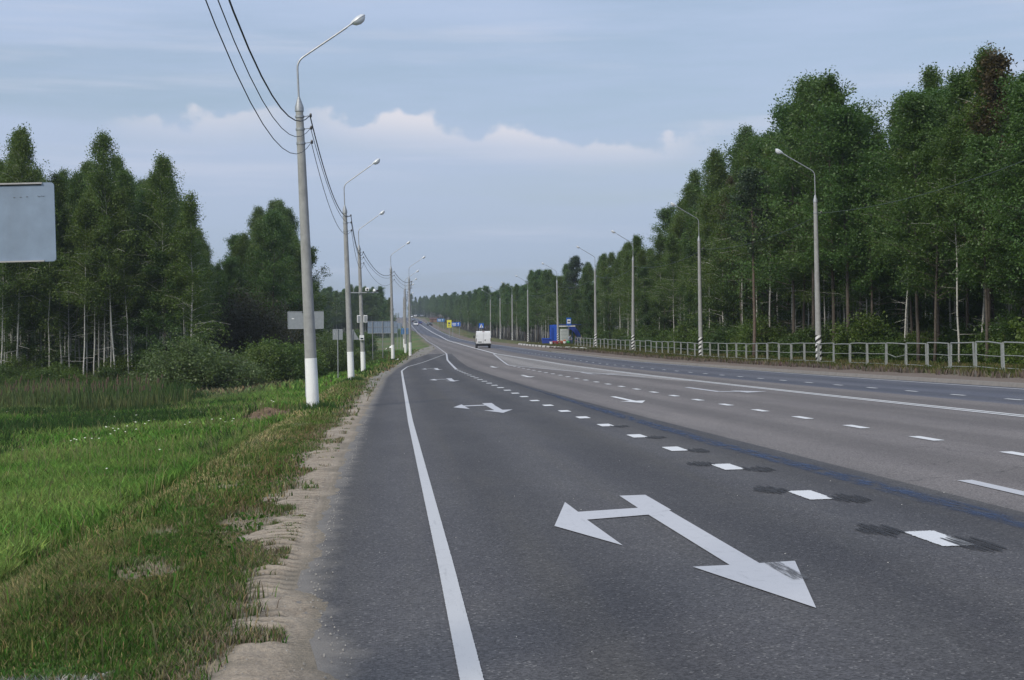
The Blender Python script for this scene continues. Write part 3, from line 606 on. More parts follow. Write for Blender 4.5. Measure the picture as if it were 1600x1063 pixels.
# taller dark tufts in patches of the meadow, and weeds round the poles
x, y = scatter(90000, lambda t: np.maximum(frL(t), -40), lambda t: np.minimum(asphL(t)+.75+ribc(t)-.6, -3)+0*t, 20, 62, lambda x, y: vnoise(x, y, 4.5, 3, 55)+.25*sst(-4, -12, x) > .66)
blades('dark_tufts', x, y, rng.uniform(.25, .6, len(x)), rng.uniform(.02, .04, len(x)), vary(np.tile(np.array([[.05, .095, .03]]), (len(x), 1))), .5, 'darker tall grass tufts in the green meadow')
px_l = [(-2.2, 38.3), (-2.32, 72), (-2.34, 98.5), (-.43, 133.7), (-6.2, 57)]; X0 = []; Y0 = []
for a, c_ in px_l: X0.append(a+rng.normal(0, .28, 900)); Y0.append(c_+rng.normal(-.05, .32, 900))
x, y = np.concatenate(X0), np.concatenate(Y0)
blades('pole_foot_weeds', x, y, rng.uniform(.1, .36, len(x)), rng.uniform(.015, .035, len(x)), vary(np.tile(np.array([[.07, .125, .04]]), (len(x), 1))), .5, 'weeds crowding round the feet of the left poles')
# broad leaf weeds close to the camera
x, y = scatter(26000, lambda t: frL(t), lambda t: gravL(t)+.0*t, 4.6, 26, lambda x, y: verge_cond(x, y) & (vnoise(x, y, .5, 3, 44) > .52) & (meadow(x, y) < .6))
o = blades('weed_leaves', x, y, rng.uniform(.03, .075, len(x)), rng.uniform(.018, .04, len(x)), vary(np.tile(np.array([[.06, .125, .028]]), (len(x), 1))), 1.3, 'low broad leaved weeds among the verge grass')
# reeds with cattails near the wood
x, y = scatter(60000, lambda t: np.maximum(-.285*t-2, -60), lambda t: np.minimum(-.10*t-1.5, -8)+.0*t, 54, 112, lambda x, y: (vnoise(x, y, 6, 3, 45) > .28) & (y > 54+16*vnoise(x, y, 5, 3, 51)) & (x < -.10*y-3+5*(vnoise(x, y, 4, 2, 53)-.5)))
c = vary(lerp3((.05,.10,.03), (.15,.17,.07), sst(.25, .75, vnoise(x, y, 3.5, 4, 46)))); blades('reed_bed', x, y, rng.uniform(.3, 1.15, len(x))*(.35+1.2*vnoise(x, y, 2.6, 3, 48)), rng.uniform(.03, .06, len(x)), c, .25, 'tall reeds and rough growth in front of the left wood')
x, y = scatter(900, lambda t: -.27*t, lambda t: -.16*t, 56, 74, lambda x, y: vnoise(x, y, 4, 2, 47) > .42)
mb = MB()
STALK = simple('reed_stalk', (.08,.11,.04), .9)
for a, c_ in zip(x[:110], y[:110]):
    z = T(a, c_); h = random.uniform(.9, 1.4); mb.cm = 0; mb.tube([(a, c_, z), (a+random.uniform(-.1, .1), c_, z+h)], .009, 4); mb.cm = 1; mb.tube([(a, c_, z+h), (a+.02, c_, z+h+.20)], .028, 5)
tag(mb.build('cattails', [STALK, simple('cattail', (.10,.07,.045), .9)]), 'brown cattail heads standing over the wet meadow', kind='stuff')
def stones(name, pts, r0, r1, mat, label):
    mb = MB()
    for a, c_, z in pts:
        r_ = random.uniform(r0, r1); P = [(a+r_*math.cos(k*1.2566+random.random())*random.uniform(.7, 1.2), c_+r_*math.sin(k*1.2566)*random.uniform(.7, 1.2), z+(-.3)*r_) for k in range(5)]
        P += [(p[0]*.45+a*.55, p[1]*.45+c_*.55, z+r_*random.uniform(.5, .8)) for p in P]
        mb.add(P, [(k, (k+1) % 5, 5+(k+1) % 5, 5+k) for k in range(5)]+[(5, 6, 7, 8, 9)])
    return tag(mb.build(name, mat), label, kind='stuff')
# small flowers
x, y = scatter(1500, lambda t: frL(t), lambda t: gravL(t)-.6, 13, 60, lambda x, y: (vnoise(x, y, 1.7, 3, 49) > .58) & (meadow(x, y) > .6))
mb = MB()
for a, c_ in list(zip(x, y))[:110]:
    z = T(a, c_)+random.uniform(.12, .42 if a < -4 else .16); r_ = .008+.0006*c_; mb.add([(a+r_, c_, z), (a, c_+r_, z+.01), (a-r_, c_, z), (a, c_-r_, z-.008), (a, c_, z+.012)], [(0, 1, 4), (1, 2, 4), (2, 3, 4), (3, 0, 4)])
tag(mb.build('meadow_flowers', simple('petal', (.68,.68,.55), .8)), 'tiny white flowers scattered in the green grass', kind='stuff')
pp = [(a, y, T(a, y)) for a, y in ((-3.95+random.gauss(0, .42), 47+random.gauss(0, 2.2)) for _ in range(420))]
stones('earth_clods', pp, .03, .14, simple('clod', (.17,.115,.08), .95, var=.45, nscale=3), 'clods of bare brown earth on the broken ditch edge')
# seed stems standing over the meadow
x, y = scatter(13000, lambda t: np.maximum(frL(t), -30), lambda t: asphL(t)+.75+ribc(t)-.3, 9, 60, lambda x, y: vnoise(x, y, 2.2, 3, 73) > .5)
blades('seed_stems', x, y, rng.uniform(.35, .62, len(x)), rng.uniform(.004, .007, len(x))*(1+y/25), vary(lerp3((.17,.19,.07), (.30,.26,.14), rng.random(len(x)))), .3, 'thin pale seed stems standing over the green meadow')
x, y = scatter(9000, lambda t: frL(t), lambda t: gravL(t)+.1, 4.8, 24, lambda x, y: verge_cond(x, y) & (vnoise(x, y, .45, 3, 74) > .5))
blades('weed_tufts', x, y, rng.uniform(.10, .26, len(x)), rng.uniform(.006, .014, len(x)), vary(lerp3((.07,.15,.03), (.24,.21,.09), (rng.random(len(x)) > .6)*1.0)), .6, 'uneven taller tufts along the verge')
# right-hand strip by the fence
x, y = scatter(90000, lambda t: asphR(t)+1.9, lambda t: asphR(t)+8.5, 38, 210, lambda x, y: vnoise(x, y, .8, 3, 50) > .33)
blades('fence_grass', x, y, rng.uniform(.08, .32, len(x)), rng.uniform(.03, .06, len(x)), vary(groundcol(x, y)*1.1), .4, 'dry grass round the guard fence posts')
# stones: near bottom-left corner, on the shoulder, on the road
STONE = simple('stone', (.27,.255,.235), .9, var=.3, nscale=30)
pp = []
for _ in range(1500):
    y = 4.6+random.random()**1.6*30; a = float(gravL(y))+random.uniform(-.15, .85); a = min(a, float(asphL(y))+.1+abs(random.gauss(0, .06))); pp.append((a, y, max(T(a, y), ZR(a, y) if a > asphL(y) else -9)+.008))
stones('shoulder_gravel', pp, .002, .009, STONE, 'loose grit and small stones on the shoulder')
pp = [(a, y, T(a, y)+.01) for a, y in ((random.uniform(-2.6, -1.38), random.uniform(5.4, 7.15)) for _ in range(2600))]
stones('gravel_patch', pp, .005, .017, simple('grey_gravel', (.36,.35,.33), .9, var=.3, nscale=30), 'grey gravel patch in the near left corner')
pp = [(a, y, ZR(a, y)+.003) for a, y in ((random.uniform(-.6, 6), 5.5+random.random()*22) for _ in range(70))]
stones('road_grit', pp, .002, .006, simple('pale_grit', (.45,.44,.42), .9), 'pale grit specks scattered on the dark asphalt')
# ------------------------------------------------------------------ trees
def leaves(centres, nl, sig, size, droop=0., tints=None):
    n = len(centres)*nl; C = np.repeat(centres, nl, 0); off = rng.normal(0, 1, (n, 3))*np.array([sig, sig, sig*.8]); off[:, 2] -= droop*np.abs(rng.normal(0, 1, n))
    C = C+off; nrm = rng.normal(0, 1, (n, 3)); nrm[:, 2] = np.abs(nrm[:, 2])+.35; nrm /= np.linalg.norm(nrm, axis=1)[:, None]
    a = np.cross(nrm, rng.normal(0, 1, (n, 3))); a /= np.linalg.norm(a, axis=1)[:, None]; c_ = np.cross(nrm, a); s = size*rng.uniform(.6, 1.3, n)[:, None]
    V = np.stack([C-a*s, C-c_*s*.55, C+a*s, C+c_*s*.55], 1).reshape(-1, 3)
    tint = np.repeat(tints if tints is not None else rng.random(len(centres)), nl); tint = np.clip(tint+rng.normal(0, .18, n), 0, 1)
    return V, np.repeat(tint, 4)
def treemesh(H, cb, Rad, prof, nlimb, nclus, nl, size, sig, mat, bark, droop=0., lean=.02, tr=.13, elev=.6, dead=0, shrub=False, sparse_trunk=True):
    mb = MB(); k = 9; wx, wy = np.cumsum(rng.normal(0, lean*H/k, k+1)), np.cumsum(rng.normal(0, lean*H/k, k+1)); wx -= wx[0]; wy -= wy[0]
    tp = [(wx[i], wy[i], H*.98*i/k) for i in range(k+1)]; tp[0] = (wx[0], wy[0], -.3)
    if not shrub: mb.tube(tp, [tr*(1-.9*i/k)*(1.25 if i == 0 else 1) for i in range(k+1)], 7)
    P = np.array(tp); cen = []; tin = []
    if not shrub:
        for j in range(16): cen.append(np.array([wx[-1], wy[-1], H*(.86+.135*j/16)])+rng.normal(0, .05+.22*(1-j/16), 3)*np.array([1, 1, .4])); tin.append(rng.random())
    for i in range(nlimb):
        u = rng.random()**.85; t = cb+(1-cb)*u; z = H*.97*t; px = np.interp(z, P[:, 2], P[:, 0]); py = np.interp(z, P[:, 2], P[:, 1])
        Lm = Rad*prof(u)*rng.uniform(.35, 1.38); az_ = rng.uniform(0, 2*np.pi); el = elev*(.4+.9*u)+rng.normal(0, .15)
        if shrub: px = py = 0; z = .1; el = rng.uniform(.15, 1.45); Lm = (Rad*math.cos(el)**2+H*math.sin(el)**2)*rng.uniform(.75, 1.08)
        e = np.array([math.cos(az_)*math.cos(el), math.sin(az_)*math.cos(el), math.sin(el)])*Lm; s0 = np.array([px, py, z])
        mid = s0+e*.55+np.array([0, 0, .06*Lm]); end = s0+e+np.array([0, 0, -droop*.6])
        mb.tube([s0, mid, end], [max(.012, tr*.28*(1-t*.6)) if not shrub else .02, .012, .006], 4, False)
        ti = rng.random()
        for j in range(nclus):
            s_ = rng.uniform(.25, 1.05) if not shrub else rng.uniform(.3, 1.0)
            q = (s0*(1-s_/.55)+mid*(s_/.55)) if s_ < .55 else mid+(end-mid)*((s_-.55)/.45)
            cen.append(q+rng.normal(0, 1, 3)*np.array([.10, .10, .07])*Lm*(.4+.6*s_)); tin.append(ti*.5+rng.random()*.5)
    for i in range(dead):
        z = H*rng.uniform(.12, cb+.1); px = np.interp(z, P[:, 2], P[:, 0]); py = np.interp(z, P[:, 2], P[:, 1]); az_ = rng.uniform(0, 6.28); Lm = rng.uniform(.5, 1.7)
        mb.tube([(px, py, z), (px+math.cos(az_)*Lm, py+math.sin(az_)*Lm, z+rng.uniform(-.3, .4))], [.018, .005], 3, False)
    V, tint = leaves(np.array(cen), nl, sig, size, droop, np.array(tin))
    crown = npmesh('crown', V, np.arange(len(V)), 4, mat, fac=tint)
    return mb.mesh('trunk', bark, True), crown
cone = lambda u: (1-u)**.75*.95+.10
spire = lambda u: .15+.85*max(0, 1-abs(u-.3)*1.45)
egg = lambda u: (1-u)**.6*min(1, .5+u*1.8)*1.02+.10
oval = lambda u: math.sin((u*.85+.13)*math.pi)*.9+.15
PROT = {}
def proto(kind, *a, **k): PROT.setdefault(kind, []).append(treemesh(*a, **k))
for s_ in range(4): proto('birch', [17, 18.5, 16, 19][s_], [.34, .44, .26, .38][s_], [3.2, 2.8, 3.4, 2.8][s_], cone if s_ != 3 else spire, 84, 9, 30, .072, .23, LB, BB, droop=.36, lean=.026, tr=.075, dead=12)
for s_ in range(3): proto('aspen', [18, 17, 16][s_], [.30, .26, .34][s_], [3.9, 4.2, 3.6][s_], egg, 84, 9, 30, .086, .24, LA, BD, droop=.08, lean=.022, tr=.12, dead=8)
for s_ in range(2): proto('alder', [14, 12][s_], [.18, .14][s_], [3.2, 3.3][s_], egg, 80, 9, 30, .085, .22, LS, BD, droop=.05, lean=.02, tr=.12, dead=6)
proto('airy_birch', 16, .24, 2.6, cone, 66, 7, 26, .075, .22, LB, BB, droop=.40, lean=.03, tr=.08, dead=3)
proto('rusty', 17, .40, 2.9, cone, 44, 7, 24, .09, .26, LR, BD, droop=.0, lean=.02, tr=.14, dead=12)
proto('pine', 16, .55, 2.3, oval, 50, 7, 40, .09, .24, LP, BP, droop=.0, lean=.015, tr=.16, dead=16)
proto('willow', 2.6, 0, 3.3, oval, 150, 10, 22, .07, .20, LW, BD, shrub=True)
proto('shrub', 2.0, 0, 1.8, oval, 70, 8, 26, .075, .20, LS, BD, shrub=True)
proto('shrub', 2.6, 0, 1.5, oval, 70, 8, 26, .075, .20, LB, BD, shrub=True)
proto('dark_bush', 6.5, 0, 3.2, oval, 170, 9, 26, .08, .34, LD, BD, shrub=True)
def tree(name, kind, x, y, s=1., sz=None, label=None, cat='tree', group=None, var=None, lean=None):
    P = PROT[kind]; t, c_ = P[var if var is not None else random.randrange(len(P))]
    e = empty(name, (x, y, T(x, y)-.05), random.uniform(0, 6.28), label, cat, group); e.scale = (s, s, sz or s)
    if lean: e.rotation_euler.x, e.rotation_euler.y = lean
    else: e.rotation_euler.x, e.rotation_euler.y = random.gauss(0, .018), random.gauss(0, .018)
    link('stem' if kind in ('willow', 'shrub', 'dark_bush') else 'trunk', t, e); link('foliage' if kind in ('willow', 'shrub', 'dark_bush') else 'crown', c_, e); return e
YAWN = -YAW
KN = {'birch': 'birch_tree', 'aspen': 'aspen_tree', 'alder': 'alder_tree', 'airy_birch': 'birch_tree', 'rusty': 'rusty_tree', 'pine': 'pine_tree'}
HT = {'birch': 17.6, 'aspen': 17, 'alder': 13, 'airy_birch': 16, 'rusty': 17, 'pine': 16}
DESC = {'birch': 'slender birch with white bark', 'aspen': 'broad green aspen with dark trunk', 'alder': 'dark bushy alder', 'airy_birch': 'thin birch with an airy crown', 'rusty': 'tree with rusty brown leaves', 'pine': 'pine with reddish bare trunk'}
PX = lambda px, y: y*math.tan(math.atan((px-800)/2232)+YAW)                 # place along a line of sight, for measuring
# right-hand skyline: desired top height by distance along the road
rtop = lin([(40,13.0),(55,13.5),(63,14.4),(70,13.6),(77,13.4),(81,15.6),(87,17.2),(98,17.4),(106,15.6),(114,16.2),(124,14.6),(132,13.6),(150,13.4),(176,12.8),(208,13.4),(250,12.2),(700,12.2)])
N = 0
def wood_right(y0, y1, step, rows):
    global N
    for r_i, (xr, jit) in enumerate(rows):
        y = y0+random.random()*step
        while y < y1:
            xx = xr+random.uniform(-jit, jit); k = random.choices(['birch', 'aspen', 'alder', 'pine'], [5, 3.2, 2.6 if r_i < 2 else 1, .5])[0]
            if y > 108 and k == 'aspen' and random.random() < .6: k = 'birch'
            h = float(rtop(y*25/xx))*random.uniform(.84, 1.04)*(1+.018*(xx-25))*(.72 if k == 'alder' else 1)
            if r_i == 0: h *= .9
            s = h/HT[k]; qx = 800+2232*math.tan(math.atan(xx/y)-YAW); zone = 'right of the nearest striped pole' if qx > 1287 else 'between first and second striped poles' if qx > 1098 else 'between second and third striped poles' if qx > 989 else 'between third and fourth striped poles' if qx > 931 else 'behind the bus shelter'
            rn = 'front' if r_i < 2 else 'deeper'
            tree(KN[k], k, xx, y, s*random.uniform(.9, 1.12), s, '%s, %s rows, %s' % (DESC[k], rn, zone), group='%s trees of the right wood, %s rows, %s' % (k, rn, zone)); N += 1
            y += step*random.uniform(.7, 1.35)
wood_right(46, 150, 3.3, [(26.2, .6), (28.6, .8), (31.5, 1.1), (35, 1.4)])
wood_right(150, 235, 5.0, [(25.8, .6), (29.5, 1.2)])
# single trees one can point at
tree('rusty_tree', 'rusty', PX(1545, 66), 66, 1.0, .90, 'tall rusty brown crowned tree at the far right skyline', 'tree', None)
tree('rusty_tree', 'rusty', PX(1160, 108), 108, .8, .84, 'thin half bare tree with reddish brown twigs left of the tall aspens', 'tree', None)
tree('pine_tree', 'pine', PX(1178, 92), 92, .8, .78, 'pine with bare reddish trunk between the two nearest striped poles', 'tree', None)
tree('birch_tree', 'airy_birch', PX(1395, 84), 84, 1.0, 1.04, 'airy birch rising above its neighbours right of the nearest striped pole', 'tree', None)
for i, (px, yy_, h) in enumerate([(1303, 82, 17.0), (1240, 90, 16.8), (1345, 84, 16.2), (1272, 86, 16.6), (1325, 78, 15.4)]):
    tree('aspen_tree', 'aspen', PX(px, yy_), yy_, 1.0, h/17, ['tallest broad aspen behind the nearest striped pole', 'big aspen at the left shoulder of the tall clump', 'aspen right of the tallest clump top', 'aspen just left of the tallest one', 'shorter aspen just right of the tallest one'][i], 'tree', 'tall aspens of the right wood')
tree('birch_tree', 'airy_birch', PX(1130, 112), 112, 1.0, .85, 'airy birch leaning out at the left end of the tall clump', 'tree', None)
# left wood
lt = lin([(-60, 17.5), (0, 17.8), (25, 18.8), (60, 17.6), (95, 16.2), (125, 16.8), (180, 18.3), (215, 16.4), (255, 16.8), (290, 14.8), (318, 12.5), (345, 9), (375, 12), (410, 14.6), (445, 14.6), (478, 12), (500, 8)])
for row, (yr, n, px0, px1) in enumerate([(104, 20, -30, 305), (108, 17, -30, 300), (114, 16, -40, 310), (122, 14, -40, 318), (132, 12, -40, 325)]):
    for i in range(n):
        px = px0+(px1-px0)*(i+random.uniform(.1, .9))/n; yy_ = yr+random.uniform(-2.5, 2.5); k = random.choices(['birch', 'alder', 'aspen'], [9, .5 if row < 2 else 1.6, .5])[0]
        h = .95*float(lt(px))*yy_/108*random.uniform(.80, 1.0)*(.75 if k == 'alder' else 1)*(.93 if row == 0 else 1); s = h/HT[k]
        rn = 'front' if row < 2 else 'deeper'; zn = 'behind the large sign' if px < 98 else 'right of the sign' if px < 205 else 'above the willow bush'
        tree(KN[k], k, PX(px, yy_), yy_, s*random.uniform(.9, 1.1), s, '%s, %s rows of left wood, %s' % (DESC[k], rn, zn), group='%s trees of the left wood, %s rows, %s' % (k, rn, zn)); N += 1
for px, yy_, h, lb in [(180, 103, 19.3, 'pointed birch forming the sharp middle peak of the left wood'), (25, 104, 19.8, 'tall pointed birch above the big grey sign'), (255, 104, 17.6, 'pointed birch on the right shoulder of the left wood')]:
    tree('birch_tree', 'birch', PX(px, yy_), yy_, .85, h/17.6, lb, 'tree', None, var=0)
tree('birch_tree', 'airy_birch', PX(296, 101), 101, .95, .87, 'airy lone birch with white trunk at the right end of the left wood', 'tree', None)
for i in range(16):
    px = random.uniform(335, 492); yy_ = random.uniform(126, 160); k = random.choice(['alder', 'birch', 'aspen']); h = float(lt(px))*yy_/125*random.uniform(.8, 1.0); s = h/HT[k]
    tree(KN[k], k, PX(px, yy_), yy_, s*.95, s, '%s in the clump left of the nearest lamp pole' % DESC[k], group='%s trees in the clump left of the nearest pole' % k); N += 1
tree('dark_bush', 'dark_bush', PX(388, 112), 112, 1.05, 1.1, 'large dark brownish bush beside the left wood', 'bush')
tree('dark_bush', 'dark_bush', PX(440, 118), 118, .8, .72, 'smaller dark bush left of the nearest lamp pole', 'bush')
tree('willow_bush', 'willow', PX(305, 90), 90, 1.25, 1.2, 'rounded pale green willow bush in front of the left wood', 'bush')
tree('willow_bush', 'willow', PX(368, 94), 94, .7, .85, 'small willow bush at the right foot of the rounded one', 'bush')
tree('willow_bush', 'willow', PX(528, 118), 118, .8, 1.1, 'pale green bush behind the small square sign', 'bush')
tree('willow_bush', 'willow', PX(500, 128), 128, .7, .9, 'pale green bush just right of the nearest lamp pole', 'bush')
for i in range(22):
    px = random.uniform(-30, 330); yy_ = random.uniform(97, 103); tree('shrub', 'shrub', PX(px, yy_), yy_, random.uniform(.6, 1.0), random.uniform(.35, .75), 'dark green shrub at the foot of the left wood', 'bush', 'shrubs at the foot of the left wood')
for i in range(26):
    y = random.uniform(48, 190); tree('shrub', 'shrub', random.uniform(24.8, 27.4), y, random.uniform(.6, 1.0), random.uniform(.4, .95), 'leafy shrub under the right wood behind the guard fence', 'bush', 'shrubs behind the guard fence')
# far-off woods and the undergrowth: one object each, trees placed on points
def gn_wood(name, pts, kinds, label):
    """pts: list of (x,y,scale); one mesh of points; trees stand on them."""
    sub = [[] for _ in kinds]
    for p in pts: sub[random.randrange(len(kinds))].append(p)
    g = bpy.data.node_groups.new(name, 'GeometryNodeTree'); g.interface.new_socket('Geometry', in_out='INPUT', socket_type='NodeSocketGeometry'); g.interface.new_socket('Geometry', in_out='OUTPUT', socket_type='NodeSocketGeometry')
    gi, go = g.nodes.new('NodeGroupInput'), g.nodes.new('NodeGroupOutput'); jn = g.nodes.new('GeometryNodeJoinGeometry')
    me = bpy.data.meshes.new(name); V = []; sc = []; kk = []; rz = []
    for ki, l in enumerate(sub):
        for x, y, s in l: V.append((x, y, T(x, y)-.1)); sc.append(s); kk.append(ki); rz.append(random.uniform(0, 6.28))
    me.from_pydata(V, [], []); 
    for nm, arr, ty in (('sc', sc, 'FLOAT'), ('kind_id', kk, 'INT'), ('rz', rz, 'FLOAT')): a = me.attributes.new(nm, ty, 'POINT'); a.data.foreach_set('value', arr)
    o = link(name, me)
    def attr(nm, ty):
        n = g.nodes.new('GeometryNodeInputNamedAttribute'); n.data_type = ty; n.inputs['Name'].default_value = nm; return n.outputs[0]
    for ki, (tm, cm) in enumerate(kinds):
        for m_ in (tm, cm):
            holder = MESHHOLD.setdefault(m_.name, bpy.data.objects.new('shape_'+m_.name.replace('.', '_'), m_))
            oi = g.nodes.new('GeometryNodeObjectInfo'); oi.inputs['Object'].default_value = holder
            ip = g.nodes.new('GeometryNodeInstanceOnPoints'); g.links.new(gi.outputs[0], ip.inputs['Points'])
            cmp = g.nodes.new('FunctionNodeCompare'); cmp.data_type = 'INT'; cmp.operation = 'EQUAL'; g.links.new(attr('kind_id', 'INT'), cmp.inputs[2]); cmp.inputs[3].default_value = ki
            g.links.new(cmp.outputs[0], ip.inputs['Selection']); g.links.new(oi.outputs['Geometry'], ip.inputs['Instance'])
            cx = g.nodes.new('ShaderNodeCombineXYZ'); g.links.new(attr('rz', 'FLOAT'), cx.inputs[2]); g.links.new(cx.outputs[0], ip.inputs['Rotation'])
            g.links.new(attr('sc', 'FLOAT'), ip.inputs['Scale']); g.links.new(ip.outputs[0], jn.inputs[0])
    g.links.new(jn.outputs[0], go.inputs[0])
    md = o.modifiers.new('wood', 'NODES'); md.node_group = g
    return tag(o, label, kind='stuff')
MESHHOLD = {}
bir, asp, ald, shr = PROT['birch'], PROT['aspen'], PROT['alder'], PROT['shrub']
pts = []
y = 236
while y < 900:
    for xr in (26, 30, 35, 41):
        off_ = float(asphR(y))-17.3
        pts.append((xr+off_*.6+random.uniform(-1.5, 1.5), y+random.uniform(-2, 2), 12.0/17*random.uniform(.75, 1.1)))
    y += 3.6+y*.004
gn_wood('far_right_wood', pts, bir[:2]+asp[:2]+ald[:1], 'long line of trees along the right of the road up to the hill')
pts = [(random.uniform(38, 62), random.uniform(40, 235), random.uniform(.62, .8)) for _ in range(330)]
gn_wood('deep_right_wood', pts, bir[1:3]+asp[:1]+ald[:1], 'dark depth of the right wood behind the visible trees')
pts = [(random.uniform(25, 42), random.uniform(44, 230), random.uniform(.5, 1.1)) for _ in range(520)]
gn_wood('right_undergrowth', pts, shr+ald[1:2][:0]+shr, 'dark undergrowth on the floor of the right wood')
pts = []
for _ in range(170):
    yy_ = random.uniform(134, 190); px = random.uniform(-60, 470); s = float(lt(px))*yy_/108/17.6*.80; pts.append((PX(px, yy_), yy_, s))
gn_wood('deep_left_wood', pts, bir[1:3]+ald[:1], 'dark depth of the left wood')
pts = [(PX(random.uniform(-60, 470), yy_), yy_, random.uniform(.4, .8)+.012*(yy_-100)) for yy_ in (random.uniform(101, 150) for _ in range(330))]
pts += [(PX(random.uniform(395, 480), yy_), yy_, random.uniform(.6, 1.2)) for yy_ in (random.uniform(96, 118) for _ in range(26))]
gn_wood('left_undergrowth', pts, shr, 'dark undergrowth on the floor of the left wood')
pts = []
for _ in range(330):
    yy_ = random.uniform(385, 520); px = random.uniform(470, 611); pts.append((PX(px, yy_), yy_, random.uniform(.62, .82)*(1 if px < 596 else .75)))
gn_wood('far_left_wood', pts, bir[:2]+ald[:1]+asp[:1], 'wood on the rise behind the sign boards, seen between the lamp poles')
pts = [(PX(px, yy_), yy_, random.uniform(.5, 1.3)) for px, yy_ in ((random.uniform(500, 590), random.uniform(150, 330)) for _ in range(80)) if px < 621-5*2232/yy_]
gn_wood('slope_bushes', pts, shr, 'bushes on the grassy slope behind the small signs')
pts = []
for _ in range(420):
    yy_ = random.uniform(1000, 1330); px = random.uniform(641, 735); pts.append((PX(px, yy_), yy_, random.uniform(.7, 1.0)))
for _ in range(60):
    yy_ = random.uniform(1350, 1800); px = random.uniform(560, 645); pts.append((PX(px, yy_), yy_, random.uniform(.5, .8)))
gn_wood('hill_wood', pts, bir[:2]+ald[:1], 'bluish wood on the hill where the road goes over the crest')

# ------------------------------------------------------------------ lamp poles
def arc(p0, bend, end, n=6):
    p0, bend, end = Vector(p0), Vector(bend), Vector(end); a = bend+(p0-bend).normalized()*.22; c_ = bend+(end-bend).normalized()*.22
    return [p0]+[a*(1-t)**2+bend*2*t*(1-t)+c_*t*t for t in [i/n for i in range(n+1)]]+[end]
def lamp_proto(side, striped):
    e = empty('lamp_pole', (0, 0, 0)); Hc = 8.55
    MB().tube([(0,0,-.4),(0,0,1.5)], [.172,.160], 16).build('painted_base', STRIPE if striped else LIME, e) 
    MB().tube([(0,0,1.503),(0,0,Hc)], [.158,.098], 16).build('concrete_shaft', CONC, e)
    for k in ('painted_base', 'concrete_shaft'): pass
    MB().tube([(0,0,Hc-.10),(0,0,Hc+.02),(0,0,Hc+.30)], [.118,.118,.034], 12).build('collar', GALV, e)
    if side > 0: pts = arc((0,0,Hc+.2), (0,0,Hc+1.32), (1.36,0,Hc+2.24)); ex, ez = 1.36, Hc+2.24; up = .59
    else: pts = arc((0,0,Hc+.2), (0,0,Hc+1.5), (-1.55,0,Hc+2.42)); ex, ez = -1.55, Hc+2.42; up = .53
    MB().tube(pts, .026, 8).build('bracket_arm', GALV, e)
    sg = 1 if side > 0 else -1
    h = empty_part(e, 'lamp_head', sg, ex, ez, up)
    for z in ((8.30, 7.95, 7.55) if not striped else (7.9,)):
        m = MB(); m.tube([(0,0,z-.03),(0,0,z+.03)], .122, 12); m.tube([(.1,0,z),(.24,0,z+.02),(.30,0,z+.0)], .012, 5); m.cm = 0; o = m.build('clamp', GALV, e)
        MB().tube([(.29,0,z-.02),(.29,0,z+.05),(.29,0,z+.09)], [.03,.035,.02], 8).build('insulator', CERA, o)
    for c_ in kids(e): sm(c_)
    return e
def empty_part(e, name, sg, ex, ez, up):
    m = MB(); ca, sa = math.cos(up), math.sin(up)
    def P(x, y, z): return (ex+sg*(x*ca-z*sa), y, ez+x*sa+z*ca)
    n = 12; V = []; prof = [(-.12,.045,.03),(.12,.055,.035),(.20,.12,.075),(.36,.15,.105),(.50,.13,.095),(.58,.07,.05),(.60,.01,.01)]
    for x, ry, rz in prof: V += [P(x, ry*math.cos(2*math.pi*k/n), (rz if math.sin(2*math.pi*k/n) > 0 else rz*.25)*math.sin(2*math.pi*k/n)) for k in range(n)]
    m.add(V, [(j*n+k, j*n+(k+1) % n, (j+1)*n+(k+1) % n, (j+1)*n+k) for j in range(len(prof)-1) for k in range(n)]); o = m.build(name, LAMPW, e)
    m = MB(); prof = [(.19,.10,.03),(.24,.125,.09),(.36,.14,.13),(.48,.12,.11),(.56,.06,.04)]; V = []
    for x, ry, rz in prof: V += [P(x, ry*math.cos(math.pi+math.pi*k/8), rz*math.sin(math.pi+math.pi*k/8)-.012) for k in range(9)]
    m.add(V, [(j*9+k, j*9+k+1, (j+1)*9+k+1, (j+1)*9+k) for j in range(len(prof)-1) for k in range(8)]); sm(m.build('glass_cover', LENS, o)); return o
LPROTO = lamp_proto(1, False); RPROTO = lamp_proto(-1, True)
KIDS = {}
def allkids(o):
    r_ = kids(o)
    for c_ in r_: KIDS[c_.name] = kids(c_)
    KIDS[o.name] = r_
allkids(LPROTO); allkids(RPROTO)
def ctree(o, parent=None):
    c_ = o.copy(); COL.objects.link(c_); c_.parent = parent
    for ch in KIDS.get(o.name, []): ctree(ch, c_)
    return c_
left = [(-2.25,38.3,(0,-.036),'nearest and largest lamp pole with a white painted foot, left of the road'),
        (-2.32,72,(0,-.028),'second lamp pole on the left verge'),
        (-2.34,98.5,(0,-.026),'third lamp pole on the left, carrying a crossarm and grey boxes'),
        (-.43,133.7,(0,-.012),'fourth lamp pole on the left, standing before the long sign board'),
        (1.42,160,(0,-.006),'fifth lamp pole on the left, closest to the line kink'),
        (1.05,187,(0,0),'sixth lamp pole on the left, first of the tight cluster behind the fifth'),
        (1.3,222,(0,0),'seventh lamp pole on the left within the tight cluster'),
        (1.15,250,(0,0),'eighth lamp pole on the left within the tight cluster'),
        (1.9,318,(0,0),'last small lamp pole on the left'),
        (-2.3,4.2,(0,0),'lamp pole beside the camera that the near wires run to')]
for i, (x, y, ln, lb) in enumerate(left):
    o = LPROTO if i == 0 else ctree(LPROTO); o.location = (x, y, T(x, y)); o.rotation_euler = (0, ln[1]*1.0+.0, random.uniform(-.05, .05)); o.scale.z = .945 if i == 0 else 1; tag(o, lb, 'lamp pole', 'lamp poles on the left verge')
